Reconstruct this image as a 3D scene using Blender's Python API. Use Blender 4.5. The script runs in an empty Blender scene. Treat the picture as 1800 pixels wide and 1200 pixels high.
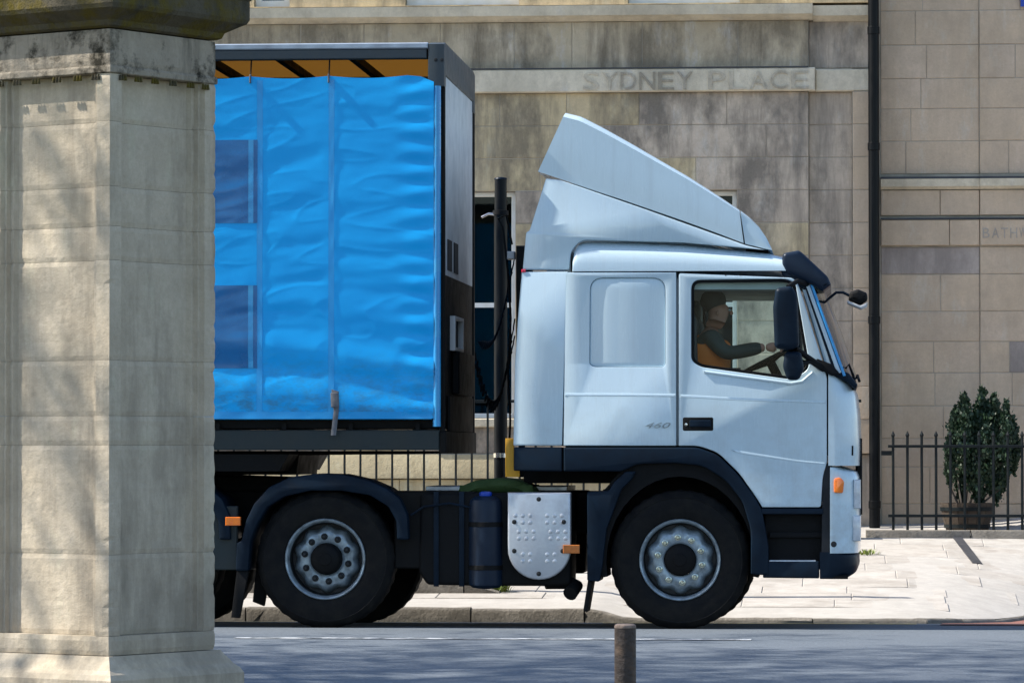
import bpy, bmesh, math, random
from mathutils import Vector, Matrix, Euler, noise
from mathutils.geometry import tessellate_polygon

R = math.radians
random.seed(7)
scene = bpy.context.scene
COL = scene.collection

# ------------------------------------------------------------------ camera
F_PX, W_PX, H_PX = 7140.0, 1800.0, 1200.0
CAM = Vector((0, 0, 1.30))
YAW, PITCH = math.atan(580 / F_PX), math.atan(190 / F_PX)
camd = bpy.data.cameras.new('camera')
camd.sensor_width = 36.0
camd.lens = F_PX / W_PX * 36.0
camd.clip_start, camd.clip_end = 0.5, 2000
cam = bpy.data.objects.new('camera', camd)
COL.objects.link(cam)
cam.location = CAM
cam.rotation_euler = (R(90) + PITCH, 0, YAW)
scene.camera = cam

# ------------------------------------------------------------------ light
SUN_EL, SUN_BEHIND = R(46), R(-3)     # sun from the left, grazing the house fronts
sun_dir = Vector((-math.cos(SUN_EL) * math.cos(SUN_BEHIND), math.cos(SUN_EL) * math.sin(SUN_BEHIND), math.sin(SUN_EL)))
world = bpy.data.worlds.new('World')
scene.world = world
world.use_nodes = True
wn = world.node_tree
wn.nodes.clear()
sky = wn.nodes.new('ShaderNodeTexSky')
sky.sky_type = 'NISHITA'
sky.sun_disc = False
sky.sun_elevation = SUN_EL
sky.sun_rotation = math.atan2(sun_dir.x, sun_dir.y)
sky.air_density, sky.dust_density, sky.ozone_density = 1.0, 1.0, 1.2
bg = wn.nodes.new('ShaderNodeBackground')
bg.inputs['Strength'].default_value = 0.15
wo = wn.nodes.new('ShaderNodeOutputWorld')
wn.links.new(sky.outputs[0], bg.inputs[0])
wn.links.new(bg.outputs[0], wo.inputs[0])
sd = bpy.data.lights.new('sun', 'SUN')
sd.energy, sd.angle, sd.color = 5.0, R(0.53), (1.0, 0.94, 0.84)
sun = bpy.data.objects.new('sun', sd)
COL.objects.link(sun)
sun.rotation_euler = sun_dir.to_track_quat('Z', 'Y').to_euler()
sun.location = sun_dir * 60
vs = scene.view_settings
vs.view_transform, vs.look, vs.exposure, vs.gamma = 'Standard', 'None', 0.9, 1.0
vs.use_curve_mapping = False
scene.cycles.max_bounces = 6
scene.cycles.transparent_max_bounces = 12
scene.cycles.caustics_reflective = scene.cycles.caustics_refractive = False

# ------------------------------------------------------------------ photo geometry -> metres
ROT = Euler((R(90) + PITCH, 0, YAW)).to_matrix()


def ray(px, py):
    return ROT @ Vector(((px - 900) / F_PX, (600 - py) / F_PX, -1.0))


def at(px, py, Y):
    d = ray(px, py)
    return CAM + d * ((Y - CAM.y) / d.y)


def XZ(px, py, Y):
    p = at(px, py, Y)
    return (p.x, p.z)


TY = 30.0                                # plane of the lorry's driver side


def T(*pts, Y=TY):
    return [XZ(a, b, Y) for a, b in pts]


def TX(px, Y=TY, py=700):
    return at(px, py, Y).x


def TZ(py, Y=TY, px=1000):
    return at(px, py, Y).z


# ------------------------------------------------------------------ materials
def new_mat(name):
    m = bpy.data.materials.new(name)
    m.use_nodes = True
    nt = m.node_tree
    return m, nt, nt.nodes['Principled BSDF']


def N(nt, t, **kw):
    n = nt.nodes.new(t)
    for k, v in kw.items():
        if k in n.inputs.keys():
            n.inputs[k].default_value = v
        else:
            setattr(n, k, v)
    return n


def c4(c):
    return (c[0], c[1], c[2], 1.0)


def pos_scaled(nt, sx, sy, sz):
    g = N(nt, 'ShaderNodeNewGeometry')
    mp = N(nt, 'ShaderNodeVectorMath', operation='MULTIPLY')
    mp.inputs[1].default_value = (sx, sy, sz)
    nt.links.new(g.outputs['Position'], mp.inputs[0])
    return mp.outputs[0]


def noise_fac(nt, vec, scale, detail=5, rough=0.6, lo=0.35, hi=0.65):
    n = N(nt, 'ShaderNodeTexNoise', Scale=scale, Detail=detail, Roughness=rough)
    nt.links.new(vec, n.inputs['Vector'])
    r = N(nt, 'ShaderNodeMapRange')
    r.inputs['From Min'].default_value, r.inputs['From Max'].default_value = lo, hi
    nt.links.new(n.outputs['Fac'], r.inputs['Value'])
    return r.outputs['Result']


def mixc(nt, fac, a, b, blend='MIX'):
    m = N(nt, 'ShaderNodeMix', data_type='RGBA', blend_type=blend)
    for sock, v in ((m.inputs[0], fac), (m.inputs[6], a), (m.inputs[7], b)):
        if isinstance(v, (int, float)):
            sock.default_value = v
        elif isinstance(v, tuple):
            sock.default_value = c4(v)
        else:
            nt.links.new(v, sock)
    return m.outputs[2]


def mathn(nt, op, a, b=0.0):
    m = N(nt, 'ShaderNodeMath', operation=op)
    for i, v in enumerate((a, b)):
        if isinstance(v, (int, float)):
            m.inputs[i].default_value = v
        else:
            nt.links.new(v, m.inputs[i])
    return m.outputs[0]


def bump(nt, bsdf, height, strength, dist):
    b = N(nt, 'ShaderNodeBump', Strength=strength, Distance=dist)
    nt.links.new(height, b.inputs['Height'])
    nt.links.new(b.outputs[0], bsdf.inputs['Normal'])


def plain(name, c, c2=None, rough=0.5, metal=0.0, coat=0.0, scale=3.0, bmp=0.0, bscale=60.0, rvar=0.1, lo=0.4, hi=0.7, spec=0.5):
    m, nt, b = new_mat(name)
    v = pos_scaled(nt, 1, 1, 1)
    f = noise_fac(nt, v, scale, lo=lo, hi=hi)
    nt.links.new(mixc(nt, f, c, c2 or tuple(x * 0.8 for x in c)), b.inputs['Base Color'])
    rr = N(nt, 'ShaderNodeMapRange')
    rr.inputs['To Min'].default_value, rr.inputs['To Max'].default_value = max(rough - rvar, 0.02), min(rough + rvar, 1)
    nt.links.new(f, rr.inputs['Value'])
    nt.links.new(rr.outputs[0], b.inputs['Roughness'])
    b.inputs['Metallic'].default_value = metal
    b.inputs['Specular IOR Level'].default_value = spec
    b.inputs['Coat Weight'].default_value = coat
    b.inputs['Coat Roughness'].default_value = 0.05
    if bmp:
        n = N(nt, 'ShaderNodeTexNoise', Scale=bscale, Detail=4)
        nt.links.new(v, n.inputs['Vector'])
        bump(nt, b, n.outputs['Fac'], bmp, 0.01)
    return m


def stone(name, tones, stain, stain_amt=0.6, streak=True, rough=0.9, bmp=0.35, moss=None, rnd=0.4, soot=0.35, big=0.8):
    """weathered limestone: tone by block, blotches inside each block, rain streaks, soot crust, grain"""
    m, nt, b = new_mat(name)
    oi = N(nt, 'ShaderNodeObjectInfo')
    p1 = pos_scaled(nt, 1, 1, 1)
    lg = noise_fac(nt, p1, big, detail=4, lo=0.3, hi=0.7)
    w = mathn(nt, 'ADD', mathn(nt, 'MULTIPLY', oi.outputs['Random'], rnd), mathn(nt, 'MULTIPLY', lg, 1 - rnd))
    ramp = N(nt, 'ShaderNodeValToRGB')
    el = ramp.color_ramp.elements
    while len(el) < len(tones):
        el.new(0.5)
    for i, t in enumerate(tones):
        el[i].position = 0.1 + 0.8 * i / (len(tones) - 1)
        el[i].color = c4(t)
    nt.links.new(w, ramp.inputs[0])
    c = ramp.outputs[0]
    mid = noise_fac(nt, p1, 5, detail=8, rough=0.72, lo=0.32, hi=0.7)
    c = mixc(nt, mathn(nt, 'MULTIPLY', mid, 0.55), c, tuple(x * 0.62 for x in tones[0]))
    pale = noise_fac(nt, pos_scaled(nt, 1, 1, 0.35), 4.5, detail=7, rough=0.7, lo=0.56, hi=0.72)
    c = mixc(nt, mathn(nt, 'MULTIPLY', pale, 0.5), c, tuple(min(x * 1.3, 0.62) for x in tones[-1]))
    st = noise_fac(nt, pos_scaled(nt, 1, 1, 0.13 if streak else 0.8), 4.2, detail=8, rough=0.7, lo=0.48, hi=0.68)
    c = mixc(nt, mathn(nt, 'MULTIPLY', st, stain_amt), c, stain)
    if soot:
        sf = noise_fac(nt, pos_scaled(nt, 1, 1, 0.5), 1.3, detail=9, rough=0.68, lo=0.50, hi=0.62)
        c = mixc(nt, mathn(nt, 'MULTIPLY', sf, soot), c, tuple(x * 0.75 for x in stain))
    fine = noise_fac(nt, p1, 42, detail=6, rough=0.8, lo=0.3, hi=0.7)
    c = mixc(nt, mathn(nt, 'MULTIPLY', fine, 0.34), c, tuple(x * 0.5 for x in tones[-1]))
    if moss:
        mf = noise_fac(nt, p1, moss[1], detail=6, rough=0.7, lo=moss[2], hi=moss[3])
        c = mixc(nt, mf, c, moss[0])
    nt.links.new(c, b.inputs['Base Color'])
    b.inputs['Roughness'].default_value = rough
    b.inputs['Specular IOR Level'].default_value = 0.25
    hn = N(nt, 'ShaderNodeTexNoise', Scale=24.0, Detail=9, Roughness=0.72)
    nt.links.new(p1, hn.inputs['Vector'])
    bump(nt, b, hn.outputs['Fac'], bmp, 0.025)
    return m


def glass_mat(name, tint, refl=1.0, rough=0.02, trans=0.9):
    m, nt, b = new_mat(name)
    nt.nodes.remove(b)
    out = nt.nodes['Material Output']
    tr = N(nt, 'ShaderNodeBsdfTransparent')
    tr.inputs[0].default_value = c4(tint)
    gl = N(nt, 'ShaderNodeBsdfGlossy', Roughness=rough)
    gl.inputs[0].default_value = (refl, refl, refl, 1)
    fr = N(nt, 'ShaderNodeFresnel', IOR=1.5)
    mx = N(nt, 'ShaderNodeMixShader')
    nt.links.new(fr.outputs[0], mx.inputs[0])
    nt.links.new(tr.outputs[0], mx.inputs[1])
    nt.links.new(gl.outputs[0], mx.inputs[2])
    nt.links.new(mx.outputs[0], out.inputs[0])
    return m


def cab_paint():
    """white paint: faint streaks of road film, heavier in blotches low down where spray reaches"""
    m, nt, b = new_mat('white_cab_paint')
    v = pos_scaled(nt, 1, 1, 1)
    base = mixc(nt, noise_fac(nt, v, 1.7, lo=0.35, hi=0.65), (0.51, 0.64, 0.715), (0.49, 0.615, 0.69))
    st = noise_fac(nt, pos_scaled(nt, 7, 7, 0.7), 1.6, detail=7, rough=0.65, lo=0.5, hi=0.8)
    c = mixc(nt, mathn(nt, 'MULTIPLY', st, 0.18), base, (0.30, 0.31, 0.30))
    g = N(nt, 'ShaderNodeNewGeometry')
    sp = N(nt, 'ShaderNodeSeparateXYZ')
    nt.links.new(g.outputs['Position'], sp.inputs[0])
    low = N(nt, 'ShaderNodeMapRange')
    low.inputs['From Min'].default_value, low.inputs['From Max'].default_value = 1.9, 0.7
    nt.links.new(sp.outputs['Z'], low.inputs['Value'])
    d = noise_fac(nt, v, 6, detail=8, rough=0.75, lo=0.42, hi=0.75)
    dirt = mathn(nt, 'MULTIPLY', mathn(nt, 'MULTIPLY', low.outputs[0], d), 0.55)
    c = mixc(nt, dirt, c, (0.24, 0.23, 0.21))
    nt.links.new(c, b.inputs['Base Color'])
    rr = N(nt, 'ShaderNodeMapRange')
    rr.inputs['To Min'].default_value, rr.inputs['To Max'].default_value = 0.26, 0.5
    nt.links.new(st, rr.inputs['Value'])
    nt.links.new(rr.outputs[0], b.inputs['Roughness'])
    b.inputs['Coat Weight'].default_value = 0.6
    b.inputs['Coat Roughness'].default_value = 0.04
    wv = N(nt, 'ShaderNodeTexNoise', Scale=2.3, Detail=2)
    nt.links.new(v, wv.inputs['Vector'])
    bump(nt, b, wv.outputs['Fac'], 0.04, 0.02)
    return m


def translucent_mat(name, col):
    m, nt, b = new_mat(name)
    nt.nodes.remove(b)
    out = nt.nodes['Material Output']
    tl = N(nt, 'ShaderNodeBsdfTranslucent')
    df = N(nt, 'ShaderNodeBsdfDiffuse')
    tl.inputs[0].default_value = c4(col)
    df.inputs[0].default_value = c4(col)
    mx = N(nt, 'ShaderNodeMixShader')
    mx.inputs[0].default_value = 0.45
    nt.links.new(tl.outputs[0], mx.inputs[1])
    nt.links.new(df.outputs[0], mx.inputs[2])
    nt.links.new(mx.outputs[0], out.inputs[0])
    return m


def leaf_mat(name, c, c2):
    m, nt, b = new_mat(name)
    v = pos_scaled(nt, 1, 1, 1)
    f = noise_fac(nt, v, 9, lo=0.35, hi=0.65)
    nt.links.new(mixc(nt, f, c, c2), b.inputs['Base Color'])
    b.inputs['Roughness'].default_value = 0.6
    return m


MAT = {}
MAT['paint'] = cab_paint()
MAT['panel_grey'] = plain('grey_bulkhead', (0.46, 0.50, 0.54), (0.36, 0.39, 0.42), rough=0.5, scale=4)
MAT['plastic'] = plain('dark_plastic', (0.004, 0.012, 0.024), (0.003, 0.008, 0.016), rough=0.5, scale=6, bmp=0.1, bscale=200, spec=0.12)
MAT['black'] = plain('black_parts', (0.003, 0.0035, 0.0045), (0.007, 0.007, 0.007), rough=0.7, scale=9, bmp=0.15, bscale=80, spec=0.15)
MAT['seam'] = plain('dark_gap', (0.01, 0.012, 0.015), rough=0.9)
MAT['chassis'] = plain('chassis_black', (0.004, 0.0045, 0.005), (0.01, 0.009, 0.008), rough=0.75, scale=7, bmp=0.2, bscale=50, spec=0.15)
MAT['trailer_steel'] = plain('trailer_steel', (0.016, 0.026, 0.03), (0.028, 0.034, 0.033), rough=0.55, scale=5, bmp=0.15, spec=0.3)
MAT['rail'] = plain('roof_rail', (0.36, 0.42, 0.50), (0.26, 0.30, 0.36), rough=0.4, metal=0.3, scale=6)
MAT['rail_dark'] = plain('roof_rail_dark', (0.022, 0.036, 0.05), (0.045, 0.055, 0.06), rough=0.5, scale=8)
MAT['tyre'] = plain('tyre_rubber', (0.004, 0.0045, 0.0055), (0.014, 0.0135, 0.0125), rough=0.8, scale=12, bmp=0.2, bscale=90, spec=0.15)
MAT['rim'] = plain('rim_steel', (0.30, 0.37, 0.42), (0.12, 0.145, 0.16), rough=0.38, metal=0.35, scale=14)
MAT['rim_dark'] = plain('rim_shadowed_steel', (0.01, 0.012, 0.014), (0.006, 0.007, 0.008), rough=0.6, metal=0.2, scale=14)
MAT['nut'] = plain('wheel_nut_steel', (0.55, 0.58, 0.5), (0.4, 0.44, 0.36), rough=0.25, metal=0.8, scale=30)
MAT['alu'] = plain('aluminium_plate', (0.50, 0.53, 0.57), (0.42, 0.44, 0.47), rough=0.42, metal=0.55, scale=9, bmp=0.1, bscale=40)
MAT['tank'] = plain('dark_blue_tank', (0.007, 0.016, 0.034), (0.005, 0.011, 0.024), rough=0.45, scale=5, spec=0.2)
MAT['cap_blue'] = plain('blue_cap', (0.01, 0.06, 0.45), rough=0.4)
MAT['orange'] = plain('amber_lens', (0.85, 0.20, 0.015), (0.75, 0.14, 0.01), rough=0.25, coat=0.6, scale=40)
MAT['amber_old'] = plain('dirty_amber_lens', (0.42, 0.13, 0.02), (0.30, 0.09, 0.015), rough=0.4, scale=30)
MAT['lens'] = plain('headlamp_lens', (0.62, 0.64, 0.66), (0.45, 0.47, 0.5), rough=0.15, coat=1.0, scale=18)
MAT['yellow'] = plain('yellow_bracket', (0.62, 0.32, 0.01), (0.5, 0.25, 0.01), rough=0.5)
MAT['green_cover'] = plain('green_cover', (0.035, 0.075, 0.014), (0.022, 0.05, 0.012), rough=0.8, scale=9, bmp=0.3)
MAT['red'] = plain('red_lamp', (0.65, 0.03, 0.08), rough=0.3)
MAT['white_trim'] = plain('white_trim', (0.55, 0.56, 0.57), rough=0.5)
MAT['chrome'] = plain('bright_metal', (0.7, 0.7, 0.7), rough=0.2, metal=0.9)
MAT['cab_glass'] = glass_mat('cab_window_glass', (0.84, 0.97, 0.95), 0.25)
MAT['screen_glass'] = glass_mat('windscreen_glass', (0.50, 0.68, 0.75), 1.0)
MAT['win_glass'] = glass_mat('house_window_glass', (0.55, 0.62, 0.62), 0.4)
MAT['roof_sheet'] = translucent_mat('translucent_roof_sheet', (0.44, 0.30, 0.12))
MAT['skin'] = plain('skin', (0.55, 0.25, 0.17), (0.48, 0.20, 0.14), rough=0.5)
MAT['hair'] = plain('dark_hair', (0.03, 0.02, 0.015), rough=0.7)
MAT['jacket'] = plain('dark_green_jacket', (0.03, 0.045, 0.04), (0.02, 0.03, 0.03), rough=0.8, bmp=0.2)
MAT['hivis'] = plain('orange_vest', (0.95, 0.22, 0.02), (0.85, 0.17, 0.02), rough=0.7)
MAT['silver'] = plain('reflective_tape', (0.6, 0.6, 0.58), rough=0.4)
MAT['trousers'] = plain('dark_trousers', (0.02, 0.025, 0.04), rough=0.8)
MAT['seat'] = plain('seat_cloth', (0.06, 0.07, 0.08), rough=0.85)
MAT['interior'] = plain('cab_lining', (0.42, 0.44, 0.44), rough=0.8)
MAT['iron'] = plain('black_ironwork', (0.006, 0.010, 0.012), (0.014, 0.017, 0.017), rough=0.55, scale=12, bmp=0.15, spec=0.15)
MAT['pipe'] = plain('black_painted_pipe', (0.003, 0.0035, 0.0045), (0.006, 0.0065, 0.007), rough=0.4, scale=4, spec=0.15)
MAT['white_frame'] = plain('white_window_paint', (0.78, 0.77, 0.72), (0.7, 0.68, 0.6), rough=0.5, scale=8)
MAT['blind'] = plain('pale_blind', (0.70, 0.76, 0.82), (0.62, 0.68, 0.76), rough=0.7, scale=2)
MAT['room'] = plain('dark_room', (0.015, 0.028, 0.032), (0.01, 0.018, 0.022), rough=0.9)
MAT['lead'] = plain('lead_flashing', (0.035, 0.037, 0.045), (0.06, 0.06, 0.065), rough=0.6, scale=10)
MAT['tree_bark'] = plain('tree_bark', (0.09, 0.075, 0.06), (0.05, 0.04, 0.033), rough=0.9, scale=8, bmp=0.6, bscale=20)
MAT['bollard'] = plain('weathered_bollard', (0.030, 0.020, 0.015), (0.10, 0.065, 0.042), rough=0.8, scale=11, bmp=0.8, bscale=40, lo=0.48, hi=0.72)
MAT['bollard_top'] = plain('worn_bollard_top', (0.20, 0.15, 0.12), (0.10, 0.07, 0.055), rough=0.8, scale=20, bmp=0.4)
MAT['wood'] = plain('barrel_oak', (0.05, 0.035, 0.022), (0.03, 0.02, 0.014), rough=0.8, scale=10, bmp=0.4)
MAT['conifer'] = leaf_mat('conifer_foliage', (0.006, 0.024, 0.010), (0.016, 0.045, 0.014))
MAT['leaf'] = leaf_mat('spring_leaf', (0.07, 0.12, 0.025), (0.10, 0.15, 0.03))
MAT['weed'] = leaf_mat('weed_leaf', (0.10, 0.16, 0.02), (0.18, 0.20, 0.03))
MAT['white_paint'] = plain('road_white_paint', (0.46, 0.48, 0.50), (0.10, 0.115, 0.13), rough=0.8, scale=7, lo=0.44, hi=0.56)
MAT['yellow_paint'] = plain('road_yellow_paint', (0.62, 0.44, 0.05), (0.45, 0.34, 0.08), rough=0.8, scale=6)

MAT['house_stone'] = stone('honey_ashlar', [(0.57, 0.455, 0.295), (0.66, 0.53, 0.335), (0.72, 0.575, 0.335), (0.70, 0.58, 0.40)], (0.16, 0.135, 0.10), 0.78, soot=0.75, rnd=0.25, big=0.6)
MAT['house_grey'] = stone('soot_grey_ashlar', [(0.483, 0.396, 0.307), (0.598, 0.490, 0.382), (0.690, 0.572, 0.445)], (0.135, 0.122, 0.105), 0.78, soot=0.8, rnd=0.3, big=0.6)
MAT['house_frieze'] = stone('stained_frieze', [(0.47, 0.385, 0.26), (0.58, 0.48, 0.33), (0.70, 0.61, 0.48)], (0.15, 0.12, 0.08), 0.95, soot=0.75, rnd=0.3)
MAT['house_cornice'] = stone('clean_cornice', [(0.72, 0.64, 0.48), (0.80, 0.71, 0.55)], (0.36, 0.31, 0.23), 0.6, streak=False, soot=0.3)
MAT['carved'] = stone('carved_letters', [(0.58, 0.51, 0.39), (0.70, 0.62, 0.48)], (0.24, 0.21, 0.16), 0.9, streak=False, soot=0.7)
MAT['carved_pale'] = stone('shallow_letters', [(0.42, 0.37, 0.31), (0.50, 0.44, 0.37)], (0.30, 0.26, 0.21), 0.5, streak=False)
MAT['plinth_stone'] = stone('pale_plinth', [(0.572, 0.484, 0.306), (0.660, 0.556, 0.360)], (0.220, 0.175, 0.099), 0.4)
MAT['right_stone'] = stone('pale_ashlar', [(0.607, 0.479, 0.357), (0.660, 0.503, 0.346), (0.726, 0.563, 0.417)], (0.449, 0.348, 0.242), 0.5, soot=0.25)
MAT['right_dark'] = stone('sooty_course', [(0.46, 0.385, 0.33), (0.55, 0.465, 0.40)], (0.25, 0.21, 0.185), 0.75, soot=0.6)
MAT['mortar'] = plain('lime_mortar', (0.42, 0.37, 0.29), (0.26, 0.23, 0.18), rough=0.95, scale=3)
MAT['pier_stone'] = stone('pier_limestone', [(0.50, 0.425, 0.32), (0.59, 0.51, 0.395), (0.55, 0.465, 0.34)], (0.25, 0.215, 0.165), 0.8, bmp=0.35, rnd=0.2, soot=0.55, big=1.8)
MAT['pier_cap'] = stone('mossy_cap', [(0.07, 0.06, 0.04), (0.15, 0.13, 0.09)], (0.015, 0.015, 0.012), 0.9, bmp=0.8, moss=((0.11, 0.085, 0.012), 6, 0.45, 0.62))
MAT['pier_neck'] = stone('stained_neck', [(0.36, 0.31, 0.24), (0.44, 0.38, 0.30)], (0.035, 0.033, 0.025), 0.97, bmp=0.6, moss=((0.035, 0.03, 0.02), 4.5, 0.5, 0.62), soot=0.8)
MAT['slab'] = stone('paving_flag', [(0.42, 0.39, 0.355), (0.48, 0.445, 0.405), (0.46, 0.44, 0.41)], (0.29, 0.255, 0.22), 0.65, streak=False, bmp=0.25, rnd=0.7, soot=0.45, big=0.5)
MAT['paving_edge'] = stone('smooth_edge_paving', [(0.434, 0.414, 0.383), (0.476, 0.450, 0.419)], (0.374, 0.341, 0.308), 0.4, streak=False, bmp=0.2, soot=0.2)
MAT['kerb'] = stone('kerb_stone', [(0.208, 0.188, 0.160), (0.288, 0.264, 0.232)], (0.072, 0.064, 0.052), 0.7, streak=False, bmp=0.9)


def asphalt(name, c, c2):
    m, nt, b = new_mat(name)
    v = pos_scaled(nt, 1, 1, 1)
    f = noise_fac(nt, v, 0.7, detail=5, lo=0.3, hi=0.7)
    col = mixc(nt, f, c, c2)
    g = noise_fac(nt, v, 48, detail=4, lo=0.35, hi=0.68)
    col = mixc(nt, mathn(nt, 'MULTIPLY', g, 0.6), col, tuple(x * 1.9 for x in c2))
    nt.links.new(col, b.inputs['Base Color'])
    b.inputs['Roughness'].default_value = 0.85
    n = N(nt, 'ShaderNodeTexNoise', Scale=120.0, Detail=4)
    nt.links.new(v, n.inputs['Vector'])
    bump(nt, b, n.outputs['Fac'], 0.5, 0.01)
    return m


MAT['asphalt'] = asphalt('asphalt', (0.062, 0.079, 0.098), (0.084, 0.10, 0.12))
MAT['red_asphalt'] = asphalt('red_asphalt', (0.13, 0.055, 0.045), (0.16, 0.07, 0.055))
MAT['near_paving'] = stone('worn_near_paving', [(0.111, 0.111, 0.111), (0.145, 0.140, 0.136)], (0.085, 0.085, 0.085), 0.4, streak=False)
MAT['ground'] = plain('earth', (0.055, 0.075, 0.03), (0.08, 0.085, 0.045), rough=0.95, scale=0.5)


def curtain_mat():
    m, nt, b = new_mat('blue_curtain_pvc')
    v = pos_scaled(nt, 1, 1, 1)
    f = noise_fac(nt, v, 1.6, detail=4, lo=0.3, hi=0.7)
    c = mixc(nt, f, (0.001, 0.36, 0.84), (0.002, 0.42, 0.92))
    g = N(nt, 'ShaderNodeNewGeometry')
    s = N(nt, 'ShaderNodeSeparateXYZ')
    nt.links.new(g.outputs['Position'], s.inputs[0])
    low = N(nt, 'ShaderNodeMapRange')                    # road dirt thrown up along the hem
    low.inputs['From Min'].default_value, low.inputs['From Max'].default_value = 2.1, 1.55
    nt.links.new(s.outputs['Z'], low.inputs['Value'])
    d = noise_fac(nt, pos_scaled(nt, 1, 1, 2.0), 9, detail=7, rough=0.75, lo=0.42, hi=0.75)
    c = mixc(nt, mathn(nt, 'MULTIPLY', mathn(nt, 'MULTIPLY', low.outputs[0], d), 0.9), c, (0.06, 0.13, 0.17))
    nt.links.new(c, b.inputs['Base Color'])
    b.inputs['Roughness'].default_value = 0.4
    b.inputs['Specular IOR Level'].default_value = 0.3
    return m


MAT['curtain'] = curtain_mat()
MAT['curtain_window'] = plain('dark_blue_window_pvc', (0.003, 0.15, 0.40), (0.003, 0.10, 0.29), rough=0.3, scale=3)
MAT['curtain_seam'] = plain('blue_weld_strip', (0.006, 0.33, 0.74), (0.006, 0.28, 0.68), rough=0.35)
MAT['strap'] = plain('grey_strap', (0.07, 0.08, 0.10), (0.16, 0.16, 0.17), rough=0.7, scale=20)
MAT['edge_blue'] = plain('blue_edge_pole', (0.012, 0.25, 0.58), (0.05, 0.34, 0.62), rough=0.3, scale=5)


# ------------------------------------------------------------------ object helpers
def link(name, me, mat, parent=None):
    o = bpy.data.objects.new(name, me)
    COL.objects.link(o)
    if mat is not None and not me.materials:
        me.materials.append(MAT[mat] if isinstance(mat, str) else mat)
    if parent is not None:
        set_parent(o, parent)
    return o


def world_of(o):
    m = Matrix.Translation(o.location)
    if o.parent:
        m = world_of(o.parent) @ o.matrix_parent_inverse @ m
    return m


def set_parent(o, parent):
    o.parent = parent
    o.matrix_parent_inverse = world_of(parent).inverted()


def thing(name, loc, label=None, cat=None, group=None):
    o = bpy.data.objects.new(name, None)
    COL.objects.link(o)
    o.location = loc
    o.empty_display_size = 0.2
    return tag(o, label, cat, group)


def tag(o, label=None, cat=None, group=None, kind=None):
    for k, v in (('label', label), ('category', cat), ('group', group), ('kind', kind)):
        if v:
            o[k] = v
    return o


def bm_obj(name, bm, mat, parent=None, smooth=None):
    bmesh.ops.recalc_face_normals(bm, faces=bm.faces)
    me = bpy.data.meshes.new(name)
    if smooth is not None:
        for f in bm.faces:
            if f.tag is False:
                f.smooth = True
    bm.to_mesh(me)
    bm.free()
    if smooth is not None:
        me.set_sharp_from_angle(angle=R(smooth))
    return link(name, me, mat, parent)


def ccw(p):
    a = sum(p[i - 1][0] * p[i][1] - p[i][0] * p[i - 1][1] for i in range(len(p)))
    return list(p) if a > 0 else list(reversed(p))


def offset_poly(p, d):
    out, n = [], len(p)
    for i in range(n):
        a, b, c = Vector(p[i - 1]), Vector(p[i]), Vector(p[(i + 1) % n])
        e1, e2 = (b - a), (c - b)
        if e1.length < 1e-7 or e2.length < 1e-7:
            out.append(tuple(b))
            continue
        e1.normalize(); e2.normalize()
        n1, n2 = Vector((-e1.y, e1.x)), Vector((-e2.y, e2.x))
        m = n1 + n2
        if m.length < 1e-5:
            m = n1.copy()
        m.normalize()
        k = d / max(m.dot(n1), 0.35)
        out.append((b.x + m.x * k, b.y + m.y * k))
    return out


def fillet(p, r, seg=5):
    """round the corners of a polygon; r is one radius or one for each corner"""
    out, n = [], len(p)
    for i in range(n):
        rr = r[i] if isinstance(r, (list, tuple)) else r
        a, b, c = Vector(p[i - 1]), Vector(p[i]), Vector(p[(i + 1) % n])
        if rr <= 0:
            out.append(tuple(b)); continue
        u, v = (a - b), (c - b)
        t = min(rr, u.length * 0.45, v.length * 0.45)
        s, e = b + u.normalized() * t, b + v.normalized() * t
        for k in range(seg + 1):
            q = k / seg
            out.append(tuple((1 - q) ** 2 * s + 2 * q * (1 - q) * b + q * q * e))
    return out


def prism(name, pts, d0, d1, mat, parent=None, holes=(), bevel=0.0, segs=2, axis='Y'):
    if d0 > d1:
        d0, d1 = d1, d0
    loops = [ccw(pts)] + [list(reversed(ccw(h))) for h in holes]
    b = min(bevel, (d1 - d0) * 0.45)
    if b > 0:
        st = [(d0 + b * (1 - math.cos(k / segs * math.pi / 2)), b * (1 - math.sin(k / segs * math.pi / 2))) for k in range(segs + 1)]
        st += [(d1 + d0 - y, i) for y, i in reversed(st)]
    else:
        st = [(d0, 0), (d1, 0)]

    def v3(p, d):
        return {'Y': (p[0], d, p[1]), 'Z': (p[0], p[1], d), 'X': (d, p[0], p[1])}[axis]
    bm = bmesh.new()
    rings = []
    for d, ins in st:
        rings.append([[bm.verts.new(v3(q, d)) for q in (offset_poly(lp, ins) if ins > 0 else lp)] for lp in loops])
    for a, c in zip(rings, rings[1:]):
        for la, lc in zip(a, c):
            n = len(la)
            for i in range(n):
                f = bm.faces.new((la[i - 1], la[i], lc[i], lc[i - 1]))
                f.tag = False
    for ring, (d, ins) in ((rings[0], st[0]), (rings[-1], st[-1])):
        flat = [v for l in ring for v in l]
        tri = tessellate_polygon([[Vector((*q, 0)) for q in (offset_poly(lp, ins) if ins > 0 else lp)] for lp in loops])
        for t in tri:
            try:
                f = bm.faces.new([flat[i] for i in t])
                f.tag = True
            except ValueError:
                pass
    return bm_obj(name, bm, mat, parent, smooth=35)


def box(name, x0, x1, y0, y1, z0, z1, mat, parent=None, bevel=0.0, segs=1):
    return prism(name, [(x0, z0), (x1, z0), (x1, z1), (x0, z1)], y0, y1, mat, parent, bevel=bevel, segs=segs)


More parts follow.
